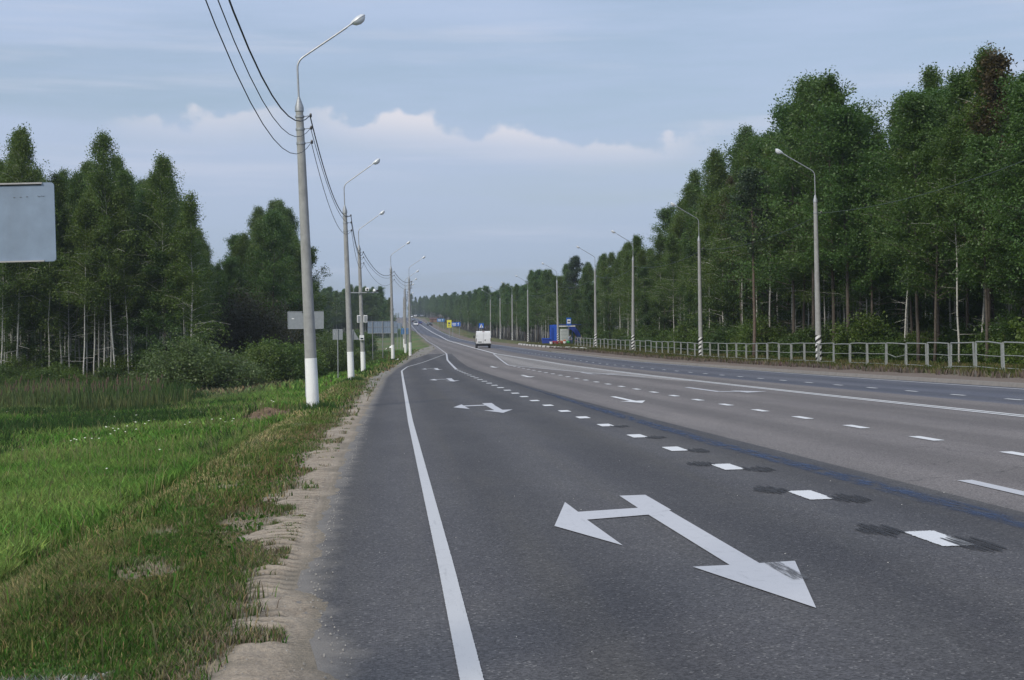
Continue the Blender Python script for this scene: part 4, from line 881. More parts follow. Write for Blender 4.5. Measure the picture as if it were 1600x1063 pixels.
right = [(73.3,-.012,'nearest striped lamp pole on the right, standing in the guard fence'),(102.5,-.006,'second striped lamp pole on the right behind the fence'),(132.5,.01,'third striped lamp pole on the right'),(157.7,0,'fourth striped lamp pole, where the fence begins'),
         (195,-.01,'fifth striped lamp pole in front of the blue bus shelter'),(240,0,'sixth striped lamp pole, first beyond the bus shelter'),(273,0,'seventh striped lamp pole between the shelter and the van'),(305,0,'eighth striped lamp pole, second right of the van'),(337,0,'last striped lamp pole just right of the white van'),(42,0,'striped lamp pole beyond the right picture edge')]
for i, (y, ln, lb) in enumerate(right):
    x = 22.0; o = RPROTO if i == 0 else ctree(RPROTO); o.location = (x, y, T(x, y)); o.rotation_euler = (0, ln, random.uniform(-.05, .05)); tag(o, lb, 'lamp pole', 'striped lamp poles on the right')
# equipment on the third left pole
px_, py_ = -2.34, 98.5; g0 = T(px_, py_)
cr = empty('traffic_camera_arm', (px_, py_-.02, g0+5.55), 0, 'crossarm with white traffic cameras on the third left pole', 'camera arm')
MB().box((.12,-.17,0),(1.9,.07,.07)).build('crossarm', GALV, cr)
c1_ = MB().box((.32,-.25,.20),(.26,.42,.24), bev=.03).build('camera_housing', WHITE, cr); MB().tube([(.32,-.46,.2),(.32,-.49,.2)], .06, 10).build('lens', BLK, c1_)
c2_ = MB().tube([(.82,-.2,.03),(.82,-.2,.10),(.82,-.2,.24)], [.10,.14,.10], 12).build('camera_dome', LAMPW, cr); MB().ell((.98,-.2,.12),(.13,.10,.07)).build('floodlight', BLK, cr)
MB().tube([(-.62,-.17,.03),(-.62,-.17,.45)], .02, 6).build('aerial', GALV, cr)
for sx in (-1, 1):
    bx_ = empty('equipment_box', (px_-.05+sx*.22, py_-.05, g0+3.75), 0, 'grey framed box on the %s side of the third left pole' % ('left' if sx < 0 else 'right'), 'box', 'boxes on the third left pole')
    MB().box((0,0,0),(.26,.14,.50), bev=.01).build('housing', WHITE, bx_); MB().box((0,-.08,0),(.18,.01,.40)).build('front_panel', GREYP, bx_)
bx_ = empty('meter_box', (px_-.08, py_-.24, g0+2.45), 0, 'small white meter box low on the third left pole', 'box'); MB().box((0,0,0),(.32,.16,.34), bev=.02).build('housing', WHITE, bx_); MB().box((0,-.085,-.05),(.2,.01,.1)).build('window', GLASS, bx_)
# wires
def span(a, c_, sag, r_, n=16): return [(a[0]+(c_[0]-a[0])*t, a[1]+(c_[1]-a[1])*t, a[2]+(c_[2]-a[2])*t-4*sag*t*(1-t)) for t in [i/n for i in range(n+1)]]
order = [9, 0, 1, 2, 3, 4, 5, 6, 7, 8]; WN = ['topmost thick wire', 'middle wire', 'lowest wire']; ATT = (8.33, 7.98, 7.58)
for wi in range(3):
    for k in range(len(order)-1):
        A, B_ = left[order[k]], left[order[k+1]]
        if wi == 2 and k > 4: continue
        ha = lambda q: (q[0]+.29+q[2][1]*ATT[wi], q[1], T(q[0], q[1])+ATT[wi]*(.945 if q[1] == 38.3 else 1))
        a, c_ = ha(A), ha(B_); sag = (2.0, 2.05, 2.05)[wi] if k == 0 else [.9, .75, 1.0][wi] if k < 4 else .5
        o = MB().tube(span(a, c_, sag, 0), (.014 if wi == 0 else .008)*(1+.005*A[1]), 5).build('overhead_wire', WIRE)
        tag(o, '%s from the %s' % (WN[wi], ['nearest lamp pole out over the camera', 'first to the second left pole', 'second to the third left pole', 'third to the fourth left pole', 'fourth to the fifth left pole', 'fifth left pole onward', 'sixth left pole onward', 'seventh left pole onward', 'eighth left pole onward'][k]), 'wire', 'overhead wires on the left poles')
ro = [9, 0, 1, 2, 3, 4, 5, 6, 7, 8]
for k in range(len(ro)-1):
    ya, yb = right[ro[k]][0], right[ro[k+1]][0]; f = lambda y: (22.25, y, T(22, y)+7.9)
    o = MB().tube(span(f(ya), f(yb), .55, 0), .012*(1+.003*ya), 5).build('overhead_wire', simple('wire_green', (.05,.07,.06), .6) if k == 0 else MATS['wire_green'])
    tag(o, 'thin dark wire ' + ['leaving the nearest striped pole towards the right edge', 'between the first and second striped poles', 'between the second and third striped poles', 'between the third and fourth striped poles', 'between the fourth and fifth striped poles', 'from the fifth striped pole on', 'from the sixth striped pole on', 'from the seventh striped pole on', 'from the eighth striped pole on'][k], 'wire', 'overhead wires on the right poles')

# ------------------------------------------------------------------ guard fence
gf = empty('guard_fence', (21.4, 47, T(21.4, 47)), 0, 'long grey pipe guard fence along the right verge before the wood', 'fence')
postm = MB().box((0,0,.47),(.055,.055,1.24)).mesh('post', FENCEM)
def fx(y): return float(np.interp(y, [30, 47, 60, 118, 140, 166, 185], [21.0, 21.1, 21.3, 21.2, 20.9, 20.7, 22.0]))
y = 36.0; i = 0; railc = {}
base0 = Vector(gf.location)
while y < 165:
    y1 = y+2.44; x0, x1 = fx(y), fx(y1); z0, z1 = T(x0, y)+random.uniform(-.04, .04), T(x1, y1)+random.uniform(-.04, .04)
    for (xx, yy_, zz_) in ((x0, y+.05, z0), (x1, y1-.05, z1)):
        p = link('post', postm, gf, loc=Vector((xx, yy_, zz_))-base0); p.rotation_euler = (random.gauss(0, .012), random.gauss(0, .012), 0)
    for hh, r_ in ((1.08, .024), (.62, .015), (.18, .015)):
        a = Vector((x0, y+.08, z0+hh-.0)); c_ = Vector((x1, y1-.08, z1+hh)); mid = (a+c_)/2; mid.z += random.gauss(0, .012)
        if i == 9 and hh > .3 and hh < 1: mid.z -= .10
        if i == 7 and hh == .18: mid.z -= .08
        MB().tube([a-base0, mid-base0, c_-base0], r_, 6).build('rail', FENCEM, gf)
    y = y1+.06; i += 1
# ------------------------------------------------------------------ kerb painted black and white at the bus stop
kx0 = [(17.75, 183.0), (17.85, 176), (18.3, 168), (18.8, 160), (19.2, 153), (19.6, 147)]
kb_w = MB().box((0,0,.08),(.16,.96,.22), bev=.02).mesh('kerb_stone', KW); kb_b = MB().box((0,0,.08),(.16,.96,.22), bev=.02).mesh('kerb_stone', KB)
i = 0; y = 147.0
while y < 205:
    x = float(np.interp(y, [147, 153, 160, 168, 176, 205], [19.5, 18.8, 18.2, 17.8, 17.6, 17.4]))
    sl = float(np.interp(y+.5, [147, 153, 160, 168, 176, 205], [19.5, 18.8, 18.2, 17.8, 17.6, 17.4])-x)/.5
    wht = (i % 4) != 3
    o = link('kerb_stone', kb_w if wht else kb_b); o.location = (x, y, T(x, y)+.03); o.rotation_euler.z = -math.atan(sl)
    tag(o, 'white painted kerb stone in the row before the bus stop' if wht else 'black painted kerb stone in the row before the bus stop', 'kerb stone', 'white kerb stones at the bus stop' if wht else 'black kerb stones at the bus stop'); i += 1; y += 1.0
me = MB(); yy = list(np.arange(149, 205, 3.)); 
for a, c_ in zip(yy[:-1], yy[1:]):
    xa, xb = (float(np.interp(q, [147, 153, 160, 168, 176, 205], [19.5, 18.8, 18.2, 17.8, 17.6, 17.4]))+.1 for q in (a, c_)); me.add([(xa, a, T(xa, a)+.10), (22.4, a, T(22.4, a)+.10), (22.4, c_, T(22.4, c_)+.10), (xb, c_, T(xb, c_)+.10)], [(0, 1, 2, 3)])
tag(me.build('bus_platform', KG), kind='structure')
yk = np.arange(20, 148, 2.5)
m = MB()
for a, c_ in zip(yk[:-1], yk[1:]):
    xa, xb = float(asphR(a))+.02, float(asphR(c_))+.02
    m.add([(xa, a, ZR(xa, a)+.0), (xb, c_, ZR(xb, c_)), (xb+.03, c_, ZR(xb, c_)+.12), (xa+.03, a, ZR(xa, a)+.12), (xb+.2, c_, ZR(xb, c_)+.12), (xa+.2, a, ZR(xa, a)+.12), (xb+.25, c_, ZR(xb, c_)-.05), (xa+.25, a, ZR(xa, a)-.05)], [(0,1,2,3),(3,2,4,5),(5,4,6,7)])
tag(m.build('roadside_kerb', KG), kind='structure')

# ------------------------------------------------------------------ bus stop
def PZ(py, d): return 1.6+(541.2-(py))*d/2232
D = 197
sx = lambda px: PX(px, D)
gz = T(21.6, D)+.10
sh_ = empty('bus_shelter', (sx(876), D, gz), 0, 'blue steel bus shelter with curved back and white notice panel', 'bus shelter')
w0, w1 = sx(861)-sx(876), sx(871)-sx(876)
MB().box(((w0+w1)/2-.05, 0, 1.32),(w1-w0+.25, .10, 2.55), bev=.015).build('side_wall', BLUE, sh_)
MB().box((w0-.02, -.4, 1.3),(.09,.09,2.62)).build('frame_post', BLUED, sh_); MB().box((w1+.1, 0, 1.3),(.08,.08,2.6)).build('frame_post', BLUED, sh_)
MB().box((1.05, .9, 2.62),(3.8, 1.9, .08), bev=.02).build('roof', BLUED, sh_)
o = MB().box((.85, -.12, 2.42),(2.4, .08, .14)).build('roof_fascia', WHITE, sh_)
n = 13; V = []
for yy_ in (-.12, .02):
    for ra, rb in ((1.95, 2.66), (1.38, 2.02)):
        V += [(1.0+ra*math.sin(k/(n-1)*math.pi/2), yy_, rb*math.cos(k/(n-1)*math.pi/2)) for k in range(n)]
F = [(k, k+1, n+k+1, n+k) for k in range(n-1)]+[(2*n+k, 3*n+k, 3*n+k+1, 2*n+k+1) for k in range(n-1)]+[(k, 2*n+k, 2*n+k+1, k+1) for k in range(n-1)]+[(n+k, n+k+1, 3*n+k+1, 3*n+k) for k in range(n-1)]
MB().add(V, F).build('curved_wall', BLUED, sh_)
for k, aa in enumerate((.35, .75, 1.15)):
    x_, z_ = 1.0+1.9*math.sin(aa), 2.0*math.cos(aa); MB().tube([(x_, .06, 0), (x_, .06, z_)], .035, 6).build('frame_post', BLUED, sh_)
nb_ = MB().box((.52, .1, 1.05),(1.18, .05, 1.95)).build('notice_panel', BOARD, sh_)
m = MB()
for k in range(9): m.box((.52+random.uniform(-.06,.06), .067, 1.85-k*.19),(random.uniform(.6, 1.0), .008, .035))
m.build('printed_lines', PRINT, nb_)
be = empty('blue_bench', (sx(853), D-1, T(sx(853), D-1)+.1), 0, 'low blue box bench left of the bus shelter', 'bench')
MB().box((0,0,.35),(1.25,.6,.70), bev=.02).build('body', BLUED, be); MB().box((0,.27,.62),(1.35,.06,.35)).build('backrest', BLUE, be); MB().box((0,-.03,.715),(1.32,.66,.03)).build('seat', BLUE, be)
def signpost(name, x, y, zbot, zc, wd, ht, face, label, cat, posts=(0,), pr=.035, back=True, ry=0, group=None):
    e = empty(name, (x, y, zbot), ry, label, cat, group)
    for p in posts: MB().tube([(p, .05+pr, -.3), (p, .05+pr, zc+ht/2-.03)] if not back else [(p, -.03-pr, -.3), (p, -.03-pr, zc+ht/2-.05)], pr, 8).build('post', GALV, e)
    f = MB().box((0,0,zc),(wd,.03,ht), bev=.012).build('panel', face, e)
    return e, f
x = sx(887); e, f = signpost('bus_stop_sign', x, D-1.5, T(x, D-1.5)+.1, 3.06, .66, 1.08, SBLUE, 'blue bus stop sign with white panel and black bus, above the shelter', 'sign', back=False)
MB().box((0,-.025,3.1),(.46,.012,.56)).build('white_field', WHITE, f); m = MB(); m.box((0,-.036,3.12),(.34,.008,.15)); m.box((-.1,-.036,3.03),(.07,.008,.07)); m.box((.1,-.036,3.03),(.07,.008,.07)); m.build('bus_symbol', BLK, f)
# goods for sale on the platform edge
def bucket(x, y, mat, fill, label, s=1.):
    z = T(x, y)+.10; e = empty('bucket', (x, y, z), 0, label, 'bucket', 'buckets of fruit and flowers at the bus stop')
    MB().tube([(0,0,0),(0,0,.30*s)], [.13*s,.18*s], 12).build('pail', mat, e)
    if fill:
        m = MB()
        for _ in range(16): a = random.random()*6.3; q = random.random()*.17*s; m.ell((q*math.cos(a), q*math.sin(a), .3*s+random.uniform(0,.14)*s), (.05*s,.05*s,.045*s), 6, 4)
        m.build('contents', fill, e)
bucket(sx(851.5), D-8, WHITE, None, 'white bucket standing at the left end of the goods', 1.3)
for i, px in enumerate((855, 858, 861, 864.5, 867.5)): bucket(sx(px), D-8+random.uniform(-.5,.5), MATS['red_fruit'] if i % 2 == 0 else BROWN, REDF if i < 3 else ORF, ['red bucket of berries beside the white bucket','brown bucket of berries, third from the left','red bucket in the middle of the goods','brown bucket with orange flowers','red bucket nearest the striped pole'][i], 1.0)
bucket(sx(872), D-8, WHITE, ORF, 'white bucket right at the striped pole foot', 1.3)
# ------------------------------------------------------------------ people (seated)
def person(x, y, z, rz, top, legs, label, hair=HAIR, bend=.25, s=1.):
    e = empty('person', (x, y, z), rz, label, 'person'); e.scale = (s, s, s)
    J = {'pel': (0,0,.47), 'wai': (0,-.03-bend*.1,.66), 'che': (0,-.05-bend*.35,.90), 'nek': (0,-.06-bend*.5,1.06), 'hed': (0,-.10-bend*.55,1.16), 'top': (0,-.10-bend*.55,1.27)}
    for sd_, k in ((-1,'l'), (1,'r')):
        J.update({k+'hip': (sd_*.10,-.02,.46), k+'kne': (sd_*.13,-.44,.50), k+'ank': (sd_*.13,-.42,.08), k+'toe': (sd_*.14,-.60,.03), k+'sho': (sd_*.18,-.05-bend*.38,.96), k+'elb': (sd_*.24,-.16-bend*.3,.70), k+'wri': (sd_*.13,-.38,.60), k+'han': (sd_*.09,-.46,.57)})
    Rr_ = {'pel': .15, 'wai': .135, 'che': .15, 'nek': .055, 'hed': .09, 'top': .075, 'hip': .10, 'kne': .065, 'ank': .045, 'toe': .035, 'sho': .065, 'elb': .046, 'wri': .032, 'han': .035}
    E = [('pel','wai'),('wai','che'),('che','nek'),('nek','hed'),('hed','top')]
    for k in 'lr': E += [('pel',k+'hip'),(k+'hip',k+'kne'),(k+'kne',k+'ank'),(k+'ank',k+'toe'),('che',k+'sho'),(k+'sho',k+'elb'),(k+'elb',k+'wri'),(k+'wri',k+'han')]
    nm = list(J); me = bpy.data.meshes.new('body'); me.from_pydata([J[n_] for n_ in nm], [(nm.index(a), nm.index(c_)) for a, c_ in E], [])
    o = link('body', me, e); md = o.modifiers.new('skin', 'SKIN'); sv = me.skin_vertices[0].data if me.skin_vertices else None
    if sv is None:
        bpy.context.view_layer.objects.active = o; sv = me.skin_vertices.new(name='').data if hasattr(me.skin_vertices, 'new') else None
    if sv:
        for i_, n_ in enumerate(nm): r_ = Rr_[n_ if n_ in Rr_ else n_[1:]]; sv[i_].radius = (r_, r_); sv[i_].use_root = (n_ == 'pel')
    o.modifiers.new('sub', 'SUBSURF').levels = 1; o.modifiers['sub'].render_levels = 1
    for mm in (SKIN, top, legs): me.materials.append(mm)
    # bake and colour by region
    dg = bpy.context.evaluated_depsgraph_get(); ev = o.evaluated_get(dg); m2 = bpy.data.meshes.new_from_object(ev); o.modifiers.clear(); o.data = m2
    m2.materials.clear()
    for mm in (SKIN, top, legs): m2.materials.append(mm)
    for p in m2.polygons:
        c_ = p.center; p.use_smooth = True
        hand = c_.y < -.37 and .5 < c_.z < .68 and abs(c_.x) < .16 and c_.z > .565
        p.material_index = 0 if (c_.z > 1.03 or hand) else (2 if c_.z < .60 else 1)
    hx, hy, hz = J['hed']; MB().ell((hx, hy+.025, hz+.05), (.10,.11,.11), 12, 8, -.2, 1).build('hair', hair, e); MB().tube([(hx, hy-.09, hz+.01), (hx, hy-.125, hz-.015)], [.012,.018], 6).build('nose', SKIN, e)
    for k in (-1, 1): MB().ell((hx+k*.034, hy-.085, hz+.03), (.012,.008,.009), 6, 4).build('eye', BLK, e); MB().ell((hx+k*.094, hy, hz+.01), (.014,.025,.035), 6, 4).build('ear', SKIN, e)
    MB().box((hx, hy-.088, hz-.045), (.045,.01,.012)).build('mouth', REDF, e)
    for k in (-1, 1):
        m = MB(); bx0 = k*.09; 
        for f_ in range(4): m.tube([(bx0-.03+f_*.02, -.45, .575), (bx0-.03+f_*.021, -.50-.01*(f_ in (1, 2)), .567), (bx0-.03+f_*.021, -.525, .545)], [.010,.009,.007], 5)
        m.tube([(bx0-k*.03, -.41, .575), (bx0-k*.06, -.45, .57)], [.011,.008], 5); m.build('fingers', SKIN, e)
    return e
def stool(x, y, z, label, rz=0):
    e = empty('folding_stool', (x, y, z), rz, label, 'stool'); MB().box((0,.02,.39),(.36,.34,.03), bev=.01).build('seat', CLG, e)
    for a in (-1, 1):
        for c_ in (-1, 1): MB().tube([(a*.16, .02+c_*.15, 0), (a*.16, .02+c_*.13, .38)], .012, 5).build('leg', GALV, e)
for px, yy_, tp, lg, rz, lb, bd in [(880.2, D-7, CLG, CLB, .3, 'seller in grey and blue sitting before the white notice panel', .5), (895, D-6, CLB, CLD, -.9, 'person in dark blue sitting under the curved shelter back', .8), (900, D-5, CLL, CLD, .4, 'person in a pale top sitting where the guard fence starts', .3)]:
    x = sx(px); z = T(x, yy_)+.10; person(x, yy_, z, rz, tp, lg, lb, bend=bd); stool(x+.02*math.sin(rz), yy_, z, 'small folding stool under the '+lb.split(' sitting')[0], rz)
x = sx(877.5); e = empty('green_bag', (x, D-7.6, T(x, D-7.6)+.1), 0, 'bright green bag beside the seated seller', 'bag'); MB().box((0,0,.22),(.45,.3,.34), bev=.08).build('bag_body', GRB, e); MB().tube([(-.15,0,.33),(-.1,0,.48),(.1,0,.48),(.15,0,.33)], .015, 5).build('handle', GRB, e)

# ------------------------------------------------------------------ white van, seen from behind
def wheel(e, x, y, r=.34, wd=.2):
    o = MB().tube([(x-wd/2, y, r), (x+wd/2, y, r)], r, 20).build('tyre', RUBB, e); MB().tube([(x-wd/2-.006, y, r), (x+wd/2+.006, y, r)], r*.62, 14).build('rim', GALV, o)
def van(x, y, label):
    z = ZR(x, y)+.01; e = empty('van', (x, y, z), R(-1.5), label, 'van')
    prof = [(0,.48),(0,1.25),(.05,1.9),(.12,2.18),(.25,2.28),(3.2,2.28),(3.75,2.15),(4.45,1.35),(5.1,1.15),(5.25,.95),(5.25,.45)]
    wd = [.99,1.0,.97,.93,.90,.90,.88,.95,.93,.90,.88]
    m = MB(); n = len(prof); m.add([(-w_, p[0], p[1]) for p, w_ in zip(prof, wd)]+[(w_, p[0], p[1]) for p, w_ in zip(prof, wd)], [tuple(range(n)), tuple(range(2*n-1, n-1, -1))]+[(i, i+n, (i+1) % n+n, (i+1) % n) for i in range(n)])
    m.build('body', VANW, e)
    for k in (-1, 1):
        V = [(k*.02,-.03,.60),(k*.90,-.03,.60),(k*.92,-.03,1.25),(k*.90,.03,1.92),(k*.84,.09,2.16),(k*.02,.09,2.16),(k*.02,.03,1.92),(k*.02,-.03,1.25)]
        m = MB(); m.add(V, [(0,1,2,7),(7,2,3,6),(6,3,4,5)]+[]); o = m.build('rear_door', VANW, e)
        for hz_ in (.85, 1.7): MB().box((k*.93, -.04, hz_),(.07,.05,.10)).build('hinge', VANW, o)
        tl = MB().box((k*.955,-.02,1.05),(.085,.05,.50), bev=.01).build('tail_light', BLK, e); MB().box((k*.957,-.05,.98),(.06,.012,.14)).build('red_lens', RED, tl)
        MB().box((k*1.16,3.55,1.55),(.2,.12,.34), bev=.03).build('wing_mirror', BLK, e)
        MB().add([(k*1.0, .3, .48), (k*1.012, .3, .72), (k*1.012, 4.4, .72), (k*1.0, 4.4, .48)], [(0,1,2,3)]).build('side_skirt', BLK, e)
        m = MB(); m.add([(k*.975,3.1,1.4),(k*.975,3.95,1.4),(k*.925,3.65,2.0),(k*.93,3.1,2.0)], [(0,1,2,3)]); m.build('side_window', GLASS, e)
        for yy_ in (.95, 4.25): wheel(e, k*.87, yy_)
    MB().box((0,-.07,.50),(2.02,.22,.26), bev=.04).build('bumper', BLK, e); MB().box((0,.02,.36),(1.6,.1,.12)).build('underbody', BLK, e)
    pl = MB().box((-.5,-.045,.82),(.52,.02,.12)).build('number_plate', MATS['concrete'], e); MB().box((-.5,-.058,.82),(.44,.006,.055)).build('plate_characters', BLK, pl)
    MB().ell((.22,-.045,1.06),(.065,.02,.10)).build('emblem_handle', BLK, e); MB().box((0,-.036,1.38),(.012,.02,1.55)).build('door_gap', GREYP, e)
    MB().box((0,.10,2.21),(.3,.04,.04)).build('brake_light', RED, e)
van(PX(755.5, 190), 190, 'white panel van driving away, seen from behind')
def car(x, y, mat, label, rz=0, hgt=1.45, tall=False, front=True, group=None):
    e = empty('car', (x, y, ZR(x, y) if abs(x-9) < 9 else T(x, y)), rz, label, 'car', group); H_ = hgt
    prof = [(0,.35),(0,.85),(.15,.98),(.95,1.05),(1.75,H_-.04),(2.2,H_),(3.6 if tall else 3.2,H_),(4.1,1.05),(4.4,.95),(4.45,.4)]
    wd = [.80,.86,.84,.82,.66,.64,.64,.80,.82,.82]; n = len(prof)
    MB().add([(-w_, p[0]-2.2, p[1]) for p, w_ in zip(prof, wd)]+[(w_, p[0]-2.2, p[1]) for p, w_ in zip(prof, wd)], [tuple(range(n)), tuple(range(2*n-1, n-1, -1))]+[(i, i+n, (i+1) % n+n, (i+1) % n) for i in range(n)]).build('body', mat, e)
    MB().add([(-.74,-1.22,1.09),(.74,-1.22,1.09),(.60,-.50,H_-.06),(-.60,-.50,H_-.06)], [(0,1,2,3)]).build('windscreen', GLASS, e)
    MB().box((0,-2.2,.45),(1.62,.12,.22), bev=.03).build('bumper', BLK, e); MB().add([(-.7,1.86,1.10),(.7,1.86,1.10),(.58,1.55,H_-.08),(-.58,1.55,H_-.08)], [(0,1,2,3)]).build('rear_window', GLASS, e)
    for k in (-1, 1):
        MB().ell((k*.62,-2.2,.72),(.15,.05,.09)).build('headlight', WHITE if front else RED, e)
        MB().add([(k*.845,-.85,1.06),(k*.845,1.4,1.06),(k*.69,1.0,H_-.08),(k*.69,-.3,H_-.08)], [(0,1,2,3)]).build('side_window', GLASS, e)
        MB().box((k*.98,-.9,1.1),(.16,.1,.12), bev=.02).build('wing_mirror', mat, e)
        for yy_ in (-1.4, 1.35): wheel(e, k*.76, yy_, .32, .18)
PR = PX
car(PR(650, 560), 560, VANW, 'white minivan coming down the far hill', hgt=1.95, tall=True)
car(PR(656.5, 590), 590, CARB, 'dark blue car climbing the far hill', hgt=1.55, front=False)
car(PR(651, 545)+.0, 640, CARD, 'dark car hidden behind the blue one', hgt=1.5, front=False)
car(PR(643, 800), 800, VANW, 'white car near the crest left of the others', hgt=1.9, tall=True, group=None)
for i, (px, yy_) in enumerate([(649.3, 880), (652.6, 900), (659.5, 905)]): car(PR(px, yy_), yy_, [VANW, CARD, GALV][i], ['tiny white car on the crest, left one', 'tiny dark car with pale lights on the crest', 'tiny grey car on the crest, right one'][i], hgt=1.6, group='tiny cars on the crest')
car(PR(671.5, 560), 560, CARD, 'dark car parked on the right verge of the far hill', rz=R(8), hgt=1.4)
# low brown building on the far right slope
x, y = PR(678, 640), 640; e = empty('shed', (x, y, T(x, y)-.2), 0, 'low brown shed on the far slope under the wood', 'shed')
MB().box((0,0,.8),(3.6,5,1.7)).build('wall', BROWN, e); MB().prism([(-2.7,1.6),(2.7,1.6),(0,2.3)], -2.0, 2.0).build('roof', ROOF, e); MB().box((-.6,-2.52,.8),(.8,.04,1.3)).build('door', ROOF, e)
# ------------------------------------------------------------------ signs on the right, far
x = 17.6; y = 215; e, f = signpost('crossing_sign', PX(752.3, y), y, T(PX(752.3, y), y), PZ(510.5, y)-T(PX(752.3, y), y), .74, .74, SBLUE, 'square blue pedestrian crossing sign above the van roof', 'sign', back=False)
zc = PZ(510.5, y)-T(PX(752.3, y), y)
MB().add([(-.30,-.024,zc-.28),(.30,-.024,zc-.28),(0,-.024,zc+.30)], [(0,1,2)]).build('white_triangle', WHITE, f)
m = MB(); m.box((.01,-.033,zc-.02),(.07,.008,.20)); m.box((-.05,-.033,zc-.17),(.05,.008,.16)); m.box((.07,-.033,zc-.17),(.05,.008,.16)); m.ell((.01,-.033,zc+.12),(.035,.006,.035), 8, 4); m.build('walking_figure', BLK, f)
for px, py, yy_, wd, ht, mat, nm, lb, po in [(702.2, 507, 345, 1.1, 1.8, YEL, 'yellow_sign', 'yellow upright sign beside the blue direction board', (0,)), (712.8, 507.8, 350, 2.2, 1.0, SBLUE, 'direction_sign', 'nearer blue direction board on the right slope', (-.8, .8)), (689, 501.3, 480, 2.5, 1.05, SBLUEF, 'direction_sign', 'farther pale blue direction board up the right slope', (-.9, .9))]:
    x = PX(px, yy_); g_ = T(x, yy_); zc = PZ(py, yy_)-g_; e, f = signpost(nm, x, yy_, g_, zc, wd, ht, mat, lb, 'sign', po, .05, back=False)
    if nm == 'yellow_sign':
        m = MB(); m.box((0,-.025,zc+.1),(.5,.01,.5)); m.box((0,-.025,zc-.5),(.6,.01,.2)); m.build('symbol', PRINT, f)
    else:
        m = MB(); m.box((-.45,-.025,zc+.22),(wd*.42,.01,.12)); m.box((-.45,-.025,zc-.02),(wd*.42,.01,.12)); m.box((-.45,-.025,zc-.26),(wd*.36,.01,.12)); m.build('text_lines', WHITE, f)
        m = MB(); m.box((wd*.25,-.025,zc-.1),(.12,.01,.5)); m.add([(wd*.25-.2,-.031,zc+.1),(wd*.25+.2,-.031,zc+.1),(wd*.25,-.031,zc+.4)], [(0,1,2)]); m.build('arrow_mark', WHITE, f)
# ------------------------------------------------------------------ signs on the left, seen from behind
def round_panel(w_, h_, r_, t_, n=5):
    P = []
    for cx_, cz_, a0 in ((w_/2-r_, h_/2-r_, 0), (-w_/2+r_, h_/2-r_, 90), (-w_/2+r_, -h_/2+r_, 180), (w_/2-r_, -h_/2+r_, 270)):
        P += [(cx_+r_*math.cos(R(a0+90*k/n)), cz_+r_*math.sin(R(a0+90*k/n))) for k in range(n+1)]
    m = MB(); k = len(P); m.add([(x_, -t_/2, z_) for x_, z_ in P]+[(x_, t_/2, z_) for x_, z_ in P], [tuple(range(k)), tuple(range(2*k-1, k-1, -1))]+[(i, k+i, k+(i+1) % k, (i+1) % k) for i in range(k)]); return m
# big sign cut by the left edge
y = 22.0; wd = 2.9; rx = PX(98, y); cx_ = rx-wd/2; zc = PZ(354, y)+.05
e = empty('large_sign', (cx_, y, T(cx_, y)), 0, 'large grey metal sign seen from behind, cut by the left picture edge', 'sign'); e.rotation_euler.y = -.022
g_ = T(cx_, y); h = round_panel(wd, 1.19, .05, .025); o = h.build('panel', SIGNB, e); o.location.z = zc-g_
fr = MB(); fr.box((0-.06,-.018,.585),(wd-.22,.045,.022)); fr.box((-.06,-.02,-.585),(wd-.22,.04,.02)); f2 = fr.build('flange', SIGNE, e); f2.location.z = zc-g_
fr = MB(); fr.box((-.06,-.0155,.562),(wd-.26,.012,.016)); f3 = fr.build('flange_gap', BLK, e); f3.location.z = zc-g_
m = MB()
for k in range(3): m.box((wd/2-.40-k*.093,-.014,.385-.004*k),(.028,.004,.010), tilt=0)
for k in range(9): m.box((wd/2-.19+.012*k-.05,-.014,.388+random.uniform(-.006,.008)),(.008,.004,random.uniform(.004,.014)))
o2 = m.build('scratch', PRINT, e); o2.location.z = zc-g_
for px in (-.95, .0): MB().tube([(px,.06,-.3),(px,.06,zc-g_+.5)], .045, 10).build('post', GALV, e)
# second sign behind the first pole
y = 57.0; x = PX(478, y); g_ = T(x, y); zc = PZ(500.5, y)-g_+.03; e = empty('road_sign', (x, y, g_), 0, 'grey back of a wide road sign half hidden by the nearest lamp pole', 'sign')
o = round_panel(1.42, .70, .03, .02).build('panel', GREYP, e); o.location.z = zc; MB().tube([(.0,-.05,-.3),(.0,-.05,zc+.34)], .045, 10).build('post', GALV, e)
m = MB(); m.box((0,-.012,zc+.342),(1.36,.02,.012)); m.box((0,-.012,zc-.342),(1.36,.02,.012)); m.box((-.702,-.012,zc),(.012,.02,.64)); m.box((.702,-.012,zc),(.012,.02,.64)); m.build('flange', GALV, e)
MB().box((-.50,-.014,zc+.06),(.10,.004,.035)).build('sticker', WHITE, e); MB().box((-.10,-.03,zc+.32),(.10,.03,.04)).build('clamp', BLK, e)
